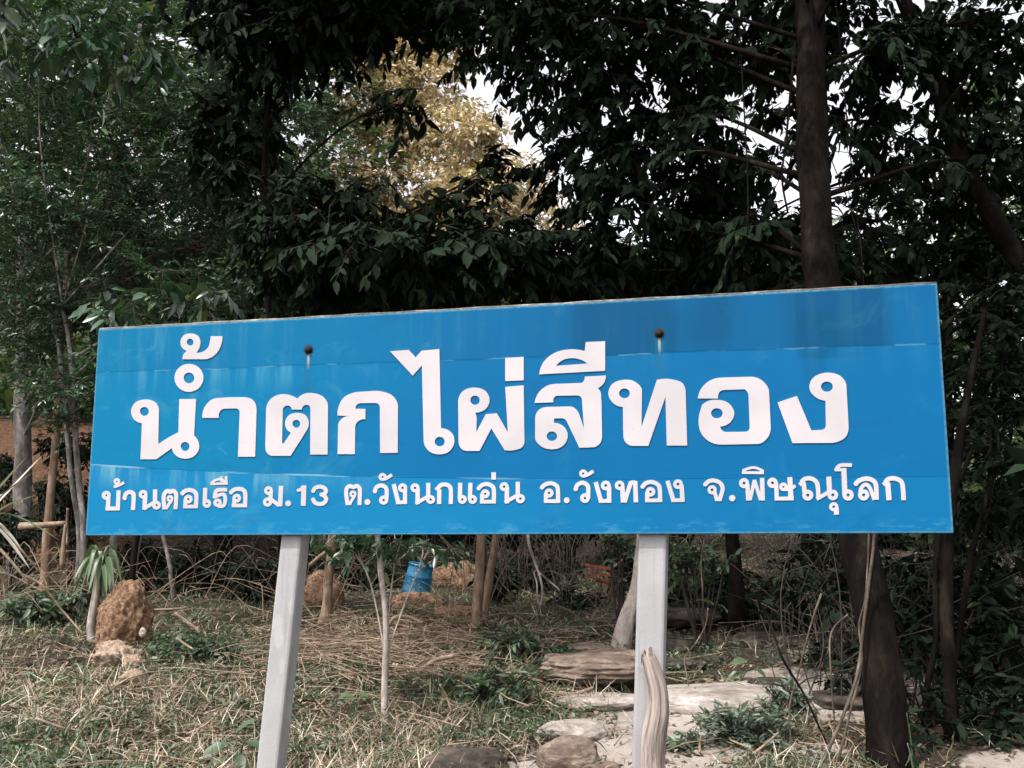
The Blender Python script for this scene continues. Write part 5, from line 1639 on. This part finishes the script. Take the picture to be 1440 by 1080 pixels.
    # fallen sticks and small logs one can pick out
    S = [
        ('broken pale log lying level at the left edge', [(28, 741), (60, 739), (92, 736)], 9, 11.6, 'stick', 'log'),
        ('dark broken stake upright beside the left end of the board', [(88, 798), (89, 765), (92, 738)], 6, 11.4, 'bark_brown', 'stake'),
        ('second thin stake beside the broken one by the left end of the board', [(94, 768), (94, 740), (95, 715)], 4, 11.5, 'bark_brown', 'stake'),
        ('long pale stick sloping down in front of the strap-leaved plant', [(32, 808), (58, 822), (85, 855), (118, 893)], 3.5, 9.6, 'stick', 'stick'),
        ('long pale stalk lowest of those fanning out at the left edge', [(0, 772), (20, 795), (42, 822)], 4, 9.4, 'stick', 'stick'),
        ('pale stalk crossing above the others at the left edge', [(22, 765), (40, 785), (56, 805)], 3, 9.8, 'stick', 'stick'),
        ('brown stick lying right of the orange boulder', [(245, 862), (270, 880), (292, 897)], 5, 9.8, 'stick', 'stick'),
        ('level thin stick just right of the orange boulder top', [(208, 858), (235, 857), (262, 855)], 3, 10.2, 'stick', 'stick'),
        ('short pale stick on the straw right of the orange boulder', [(248, 897), (262, 907), (272, 913)], 3, 9.0, 'stick', 'stick'),
        ('pale slanting branch behind the right side of the left post', [(436, 795), (450, 782), (464, 772)], 6, 10.6, 'stick', 'branch'),
        ('curved thick branch on the brush pile right of the pale sapling', [(546, 880), (556, 868), (575, 868), (595, 876)], 5, 9.8, 'stick', 'branch'),
        ('thick reddish branch lying across the brush pile', [(585, 950), (598, 938), (615, 928), (640, 922)], 7, 8.6, 'stick', 'branch'),
        ('long bent branch from the brush pile towards the flat rock', [(660, 934), (690, 938), (720, 948), (760, 958)], 4.5, 8.5, 'stick', 'branch'),
        ('thin upright broken stem left of the flat rock', [(742, 905), (735, 888), (724, 870)], 3.5, 9.4, 'stick', 'stick'),
        ('pale root lying on the pale ledge under the undercut rock', [(785, 975), (805, 977), (822, 972), (833, 968)], 5, 7.9, 'stick', 'root'),
        ('forked pale stub sticking up left of the pale ledge', [(746, 988), (752, 972), (753, 955)], 5, 7.8, 'stick', 'stick'),
        ('long arched branch on the brush pile near the left post', [(426, 970), (455, 955), (490, 948), (515, 952)], 4, 8.3, 'stick', 'branch'),
        ('branch lying across the straw behind the left post', [(445, 925), (470, 922), (495, 930), (530, 935)], 4, 8.9, 'stick', 'branch'),
        ('thin dry stem in front of the tussock at the middle', [(635, 1002), (628, 980), (618, 962)], 3, 7.4, 'stick', 'stick'),
        ('pale thin stick slanting across to the right post above the reddish slats', [(858, 801), (878, 786), (898, 774)], 3, 11.8, 'stick', 'stick'),
        ('dry stem standing low in the leafy plant right of the post', [(985, 1085), (984, 1050), (986, 1035)], 4, 6.5, 'stick', 'stick'),
        ('curved dry branch in front of the leafy plant right of the post', [(1015, 1085), (1040, 1072), (1075, 1048), (1095, 1030)], 4, 6.35, 'stick', 'branch'),
        ('fallen dry stalk low at the left over the straw', [(50, 1010), (90, 1024), (130, 1030)], 3, 6.9, 'stick', 'stick'),
        ('dry stalk slanting in the straw left of the left post', [(262, 1040), (285, 1022), (300, 1010)], 3, 6.9, 'stick', 'stick'),
    ]
    for (lab, pp, w, d, m, cat) in S:
        P = [(*at(px, py, d + 0.04 * math.sin(i * 2.1 + px)), w * .5 * d / F) for i, (px, py) in enumerate(pp)]
        for i, p in enumerate(P):
            z0 = gz(p[0], p[1])
            if cat not in ('stake',) and p[2] < z0 + p[3]:
                P[i] = (p[0], p[1], z0 + p[3] + .01, p[3])
        Q = spline(P, 5)
        Q[:, 3] *= np.linspace(1.15, 0.75, len(Q))
        o = mesh_obj('fallen_' + cat if cat in ('stick', 'branch', 'log') else cat, MB().tube(Q[:, :3], Q[:, 3], 7, .45).mesh(cat, MAT[m]))
        tag(o, lab, cat, 'loose sticks and branches on the ground')

    # hanging dead branch with looping rootlets under the middle of the board
    d = 10.3
    c = at(745, 770, d)
    root = thing('dead_branch', 'pale dead branch with a forked tip hanging under the board', 'branch', (c.x, d, c.z))

    def tube_px(pp, w0, w1, d, wob=.3, n=5, sides=6):
        P = spline([tuple(at(x, y, d + (0.08 * math.sin(i * 1.9 + x)))) for i, (x, y) in enumerate(pp)], n)
        return MB().tube(P, np.linspace(w0 * .5 * d / F, w1 * .5 * d / F, len(P)), sides, wob)
    mesh_obj('stem', tube_px([(742, 742), (744, 765), (752, 790), (759, 810), (763, 832), (760, 853)], 4.5, 2.5, d).mesh('stem', MAT['bark_pale']), root)
    mesh_obj('fork', tube_px([(759, 806), (772, 817), (785, 828), (788, 835)], 3, 2, d).mesh('fork', MAT['bark_pale']), root)
    mesh_obj('fork', tube_px([(760, 853), (756, 842), (755, 820), (751, 806), (756, 800)], 2.2, 1.6, d).mesh('fork', MAT['bark_pale']), root)
    mb = MB()
    for i in range(70):
        x0 = RNG.uniform(700, 840)
        y0 = RNG.uniform(735, 765)
        dd = d + RNG.uniform(0.1, 1.2)
        l = RNG.uniform(25, 95)
        sw = RNG.uniform(-18, 18)
        P = spline([tuple(at(x0, y0, dd)), tuple(at(x0 + sw, y0 + l * .5, dd + RNG.uniform(-.1, .1))), tuple(at(x0 + sw * RNG.uniform(-.6, 1.2), y0 + l, dd))], 4)
        mb.tube(P, np.linspace(.006, .003, len(P)), 4)
    o = mesh_obj('rootlets', mb.mesh('rootlets', MAT['vine']))
    tag(o, 'tangle of brown hanging rootlets behind the pale dead branch', 'roots')
    o['kind'] = 'stuff'

    # vines and thin stems on the right
    Vn = [
        ('pale vine climbing the leaning trunk from the ground under the board', [(1150, 1085), (1180, 1020), (1205, 950), (1214, 880), (1222, 820), (1228, 770), (1232, 700)], 7, 6.2),
        ('second vine twined beside the pale one at the leaning trunk', [(1175, 1085), (1196, 1000), (1212, 930), (1208, 880), (1218, 830), (1224, 700)], 5, 6.25),
        ('straight thin stem slanting down to the right before the dark rocks', [(1058, 832), (1080, 868), (1100, 925), (1130, 975), (1160, 1040), (1185, 1090)], 4.5, 6.6),
        ('thin stem crossing the straight one from upper right', [(1155, 835), (1140, 880), (1122, 950), (1110, 1000), (1117, 1085)], 4, 6.65),
        ('bent dangling vine right of the right post', [(996, 855), (992, 880), (978, 905), (963, 925), (966, 950), (970, 980)], 2.8, 8.2),
        ('hooked pale vine left of the leaning trunk', [(1192, 865), (1175, 880), (1167, 900), (1168, 940), (1172, 1000), (1180, 1085)], 4, 6.5),
        ('thin vine hanging in front of the upper trunk', [(1136, -60), (1150, 140), (1168, 220), (1190, 275), (1205, 330), (1212, 390)], 2.6, 6.6),
        ('thin vine hanging right of the upper trunk', [(1170, -60), (1196, 220), (1205, 300), (1212, 360), (1216, 420)], 2.8, 6.5),
        ('dark hanging liana left of the upper trunk', [(1118, 60), (1106, 190), (1100, 250), (1108, 300)], 5, 7.0),
        ('thin twig hanging before the shaded shrub right of the post', [(990, 760), (986, 790), (988, 830), (990, 858)], 2.5, 9.0),
        ('dark liana strung from the upper trunk to the left', [(1050, 340), (1052, 290), (1050, 220), (1040, 40)], 4, 7.6),
    ]
    for (lab, pp, w, d) in Vn:
        P = spline([tuple(at(x, y, d + .05 * math.sin(i * 1.7 + x))) for i, (x, y) in enumerate(pp)], 6)
        o = mesh_obj('vine', MB().tube(P, np.linspace(w * .36 * d / F, w * .28 * d / F, len(P)), 7, .35).mesh('vine', MAT['bark_dark'] if 'dark' in lab or 'upper trunk' in lab else MAT['vine']))
        tag(o, lab, 'vine', 'vines and thin stems on the right')


build_objects()


# ------------------------------------------------------------------ ground cover
def scatter(n, ymin, ymax, keep, pw=1.6, rng=RNG):
    """points on the ground in the fan the view takes in, denser nearby"""
    t = rng.uniform(0, 1, n)
    y = (ymin ** (1 - pw) + t * (ymax ** (1 - pw) - ymin ** (1 - pw))) ** (1 / (1 - pw))
    x = rng.uniform(-1, 1, n) * (0.56 * y + 0.8)
    k = rng.uniform(0, 1, n) < keep(x, y)
    return x[k], y[k]


def build_cover():
    rng = RNG
    grass_free = lambda x, y: (1 - 0.96 * path_mask(x, y)) * (1 - 0.92 * sstep(1.75, 2.15, x) * sstep(8.6, 7.8, y))
    back = lambda x, y: sstep(10.6, 12.0, y)
    shade = lambda x, y: sstep(0.4, 1.6, x) * sstep(8.0, 9.5, y)  # pale straw and litter thinned by both masks to darken the shaded ground

    def blades(name, x, y, mat, L, Wf, tilt, lift, bend=0.25, hi=False, fold=0.3):
        n = len(x)
        z = ground_h(x, y) + rng.uniform(0.0, lift, n)
        a = rng.uniform(0, 2 * math.pi, n)
        el = np.clip(rng.normal(tilt[0], tilt[1], n), -0.25, 1.45)
        D = np.stack([np.cos(a) * np.cos(el), np.sin(a) * np.cos(el), np.sin(el)], 1)
        U = np.array([0, 0, 1.0]) + 0.5 * rng.normal(size=(n, 3))
        LL = L * rng.uniform(0.45, 1.35, n)
        V, T = leaf_arrays(np.stack([x, y, z], 1), D, U, LL, LL * Wf * rng.uniform(0.7, 1.3, n), fold, bend, hi)
        return mesh_np(name, V, T, mat)

    def stuff(name, me):
        o = mesh_obj(name, me)
        o['kind'] = 'stuff'
        return o
    # dry straw
    x, y = scatter(80000, 4.5, 17, lambda x, y: grass_free(x, y) * (0.16 + 0.84 * sstep(-0.2, 0.4, vnoise(x, y, 2.6, 4) + 0.5 * vnoise(x, y, 6.1, 2))) * (1 - 0.8 * shade(x, y)) * (1 - 0.85 * back(x, y)))
    stuff('dry_straw', blades('dry_straw', x, y, MAT['straw'], 0.10, 0.05, (0.12, 0.4), 0.05, 0.35))
    x, y = scatter(34000, 4.5, 14, lambda x, y: grass_free(x, y) * (0.12 + 0.88 * sstep(-0.1, 0.4, vnoise(x, y, 3.1, 14))) * (1 - shade(x, y)))
    stuff('dry_straw', blades('dry_straw', x, y, MAT['straw'], 0.14, 0.038, (0.75, 0.4), 0.02, 0.45))
    # scrub over the hill behind
    t = rng.uniform(0, 1, 22000)
    y = 18.5 + 30 * t ** 1.4
    x = rng.uniform(-1, 1, 22000) * (0.62 * y + 2)
    k = rng.uniform(0, 1, 22000) < np.where((y < 20.5) & (x < -4), 0.25, 1.0)
    x, y = x[k], y[k]
    stuff('hill_scrub', blades('hill_scrub', x, y, MAT['leaf_hill'], 0.7, 0.42, (0.5, 0.5), 1.5, 0.3))
    # rooted dry tufts
    x, y = scatter(2600, 4.5, 13, lambda x, y: grass_free(x, y) * sstep(-0.3, 0.3, vnoise(x, y, 1.7, 31)))
    n = len(x)
    q = np.repeat(np.arange(n), 18)
    stuff('dry_tufts', blades('dry_tufts', x[q] + rng.normal(0, 0.018, 18 * n), y[q] + rng.normal(0, 0.018, 18 * n), MAT['straw'], 0.15, 0.035, (0.9, 0.38), 0.01, 0.75))
    # fallen leaves
    x, y = scatter(30000, 4.5, 20, lambda x, y: (0.15 + 0.85 * grass_free(x, y)) * (1 - 0.8 * np.maximum(back(x, y), shade(x, y))))
    stuff('leaf_litter', blades('leaf_litter', x, y, MAT['dead_leaf'], 0.06, 0.5, (0.05, 0.3), 0.025, 0.2, False, 0.5))
    # green weeds in patches: small leaves at several heights
    wm = lambda x, y: grass_free(x, y) * np.clip(0.14 + 0.25 * sstep(-0.6, -2.0, x) + 0.5 * back(x, y) + sstep(-0.15, 0.35, vnoise(x, y, 2.3, 9) + 0.4 * vnoise(x, y, 5.7, 1)) + 0.8 * sstep(10, 12, y) * sstep(-1.5, -3.5, x), 0, 1)
    x, y = scatter(52000, 4.5, 17, wm)
    n = len(x)
    q = np.repeat(np.arange(n), 3)
    xx, yy = x[q] + rng.normal(0, 0.03, 3 * n), y[q] + rng.normal(0, 0.03, 3 * n)
    me = blades('weeds', xx, yy, MAT['weed'], 0.044, 0.42, (0.3, 0.45), 0.07, 0.3)
    stuff('weeds', me)
    # green grass blades
    x, y = scatter(40000, 4.5, 14, lambda x, y: grass_free(x, y) * sstep(-0.1, 0.4, vnoise(x, y, 1.2, 21)))
    stuff('grass', blades('grass', x, y, MAT['weed'], 0.15, 0.04, (0.9, 0.35), 0.01, 0.5))
    # brush pile twigs and litter twigs
    mb_v, mb_f = [], []
    mb = MB()
    for i in range(1500):
        if i < 620:
            x0, y0 = -1.2 + rng.normal(0, 0.75), 9.5 + rng.normal(0, 0.85)
            zz = rng.uniform(0.01, 0.16)
        else:
            t = rng.uniform()
            y0 = 5.5 + 9 * t
            x0 = rng.uniform(-1, 1) * 0.52 * y0
            zz = rng.uniform(0.0, 0.06)
            if path_mask(x0, y0) > 0.3 and rng.uniform() < 0.8:
                continue
        l = rng.uniform(0.15, 0.75)
        a = rng.uniform(0, math.pi)
        r = rng.uniform(0.0025, 0.0065)
        dz = rng.normal(0, 0.05)
        P = []
        b = rng.normal(0, 0.09)
        for s in (-.5, -.15, .2, .5):
            px_, py_ = x0 + math.cos(a) * l * s - math.sin(a) * b * (s * s * 4 - .5), y0 + math.sin(a) * l * s + math.cos(a) * b * (s * s * 4 - .5)
            P.append((px_, py_, gz(px_, py_) + zz + dz * s + .02 * (1 - 4 * s * s)))
        mb.tube(P, [r, r, r * .8, r * .5], 4, cap=False)
    stuff('brush', mb.mesh('brush', MAT['stick']))
    # twigs tangled in the shade on the right and behind
    mb = MB()
    for i in range(300):
        y0 = rng.uniform(7.5, 12)
        x0 = rng.uniform(0.25, 0.52) * y0 if i % 3 else rng.uniform(-0.4, 0.3) * y0
        if i % 3 == 0:
            y0 = rng.uniform(11.5, 14.5)
        z0 = gz(x0, y0)
        h = rng.uniform(0.4, 1.9)
        lean = rng.normal(0, 0.6, 2)
        P = spline([(x0, y0, z0 - .02), (x0 + lean[0] * .1 + rng.normal(0, .12), y0 + lean[1] * .3, z0 + h * .5), (x0 + lean[0], y0 + lean[1], z0 + h)], 4)
        mb.tube(P, np.linspace(rng.uniform(.004, .010), .002, len(P)), 4, cap=False)
    stuff('thin_stems', mb.mesh('thin_stems', MAT['twig_dark']))
    # pale dead stems tangled over the dark ground behind the posts
    mb, mb2 = MB(), MB()
    for i in range(420):
        y0 = rng.uniform(10.6, 14.2) if i % 4 else rng.uniform(8.2, 10.5)
        x0 = rng.uniform(-0.50, 0.30) * y0
        if i % 4 == 0:
            x0 = rng.uniform(0.28, 0.46) * y0
        if abs(x0 / y0 + 0.094) < 0.03:
            continue
        a = rng.uniform(0, 2 * math.pi)
        l = rng.uniform(0.3, 1.1)
        h = rng.uniform(0.0, 0.55)
        z0 = gz(x0, y0) + rng.uniform(0, 0.25)
        c_ = rng.normal(0, 0.18, 3)
        P = spline([(x0, y0, z0), (x0 + math.cos(a) * l * .5 + c_[0], y0 + math.sin(a) * l * .3 + c_[1], z0 + h * .6 + abs(c_[2])), (x0 + math.cos(a) * l, y0 + math.sin(a) * l * .6, z0 + h)], 4)
        (mb2 if i % 4 == 0 or x0 > -0.3 else mb).tube(P, np.linspace(rng.uniform(.003, .008), .002, len(P)), 4, cap=False)
    stuff('dead_stems', mb.mesh('dead_stems', MAT['stick']))
    stuff('dead_stems', mb2.mesh('dead_stems', MAT['vine']))  # stems in the middle and on the right use darker bark to imitate shade


build_cover()
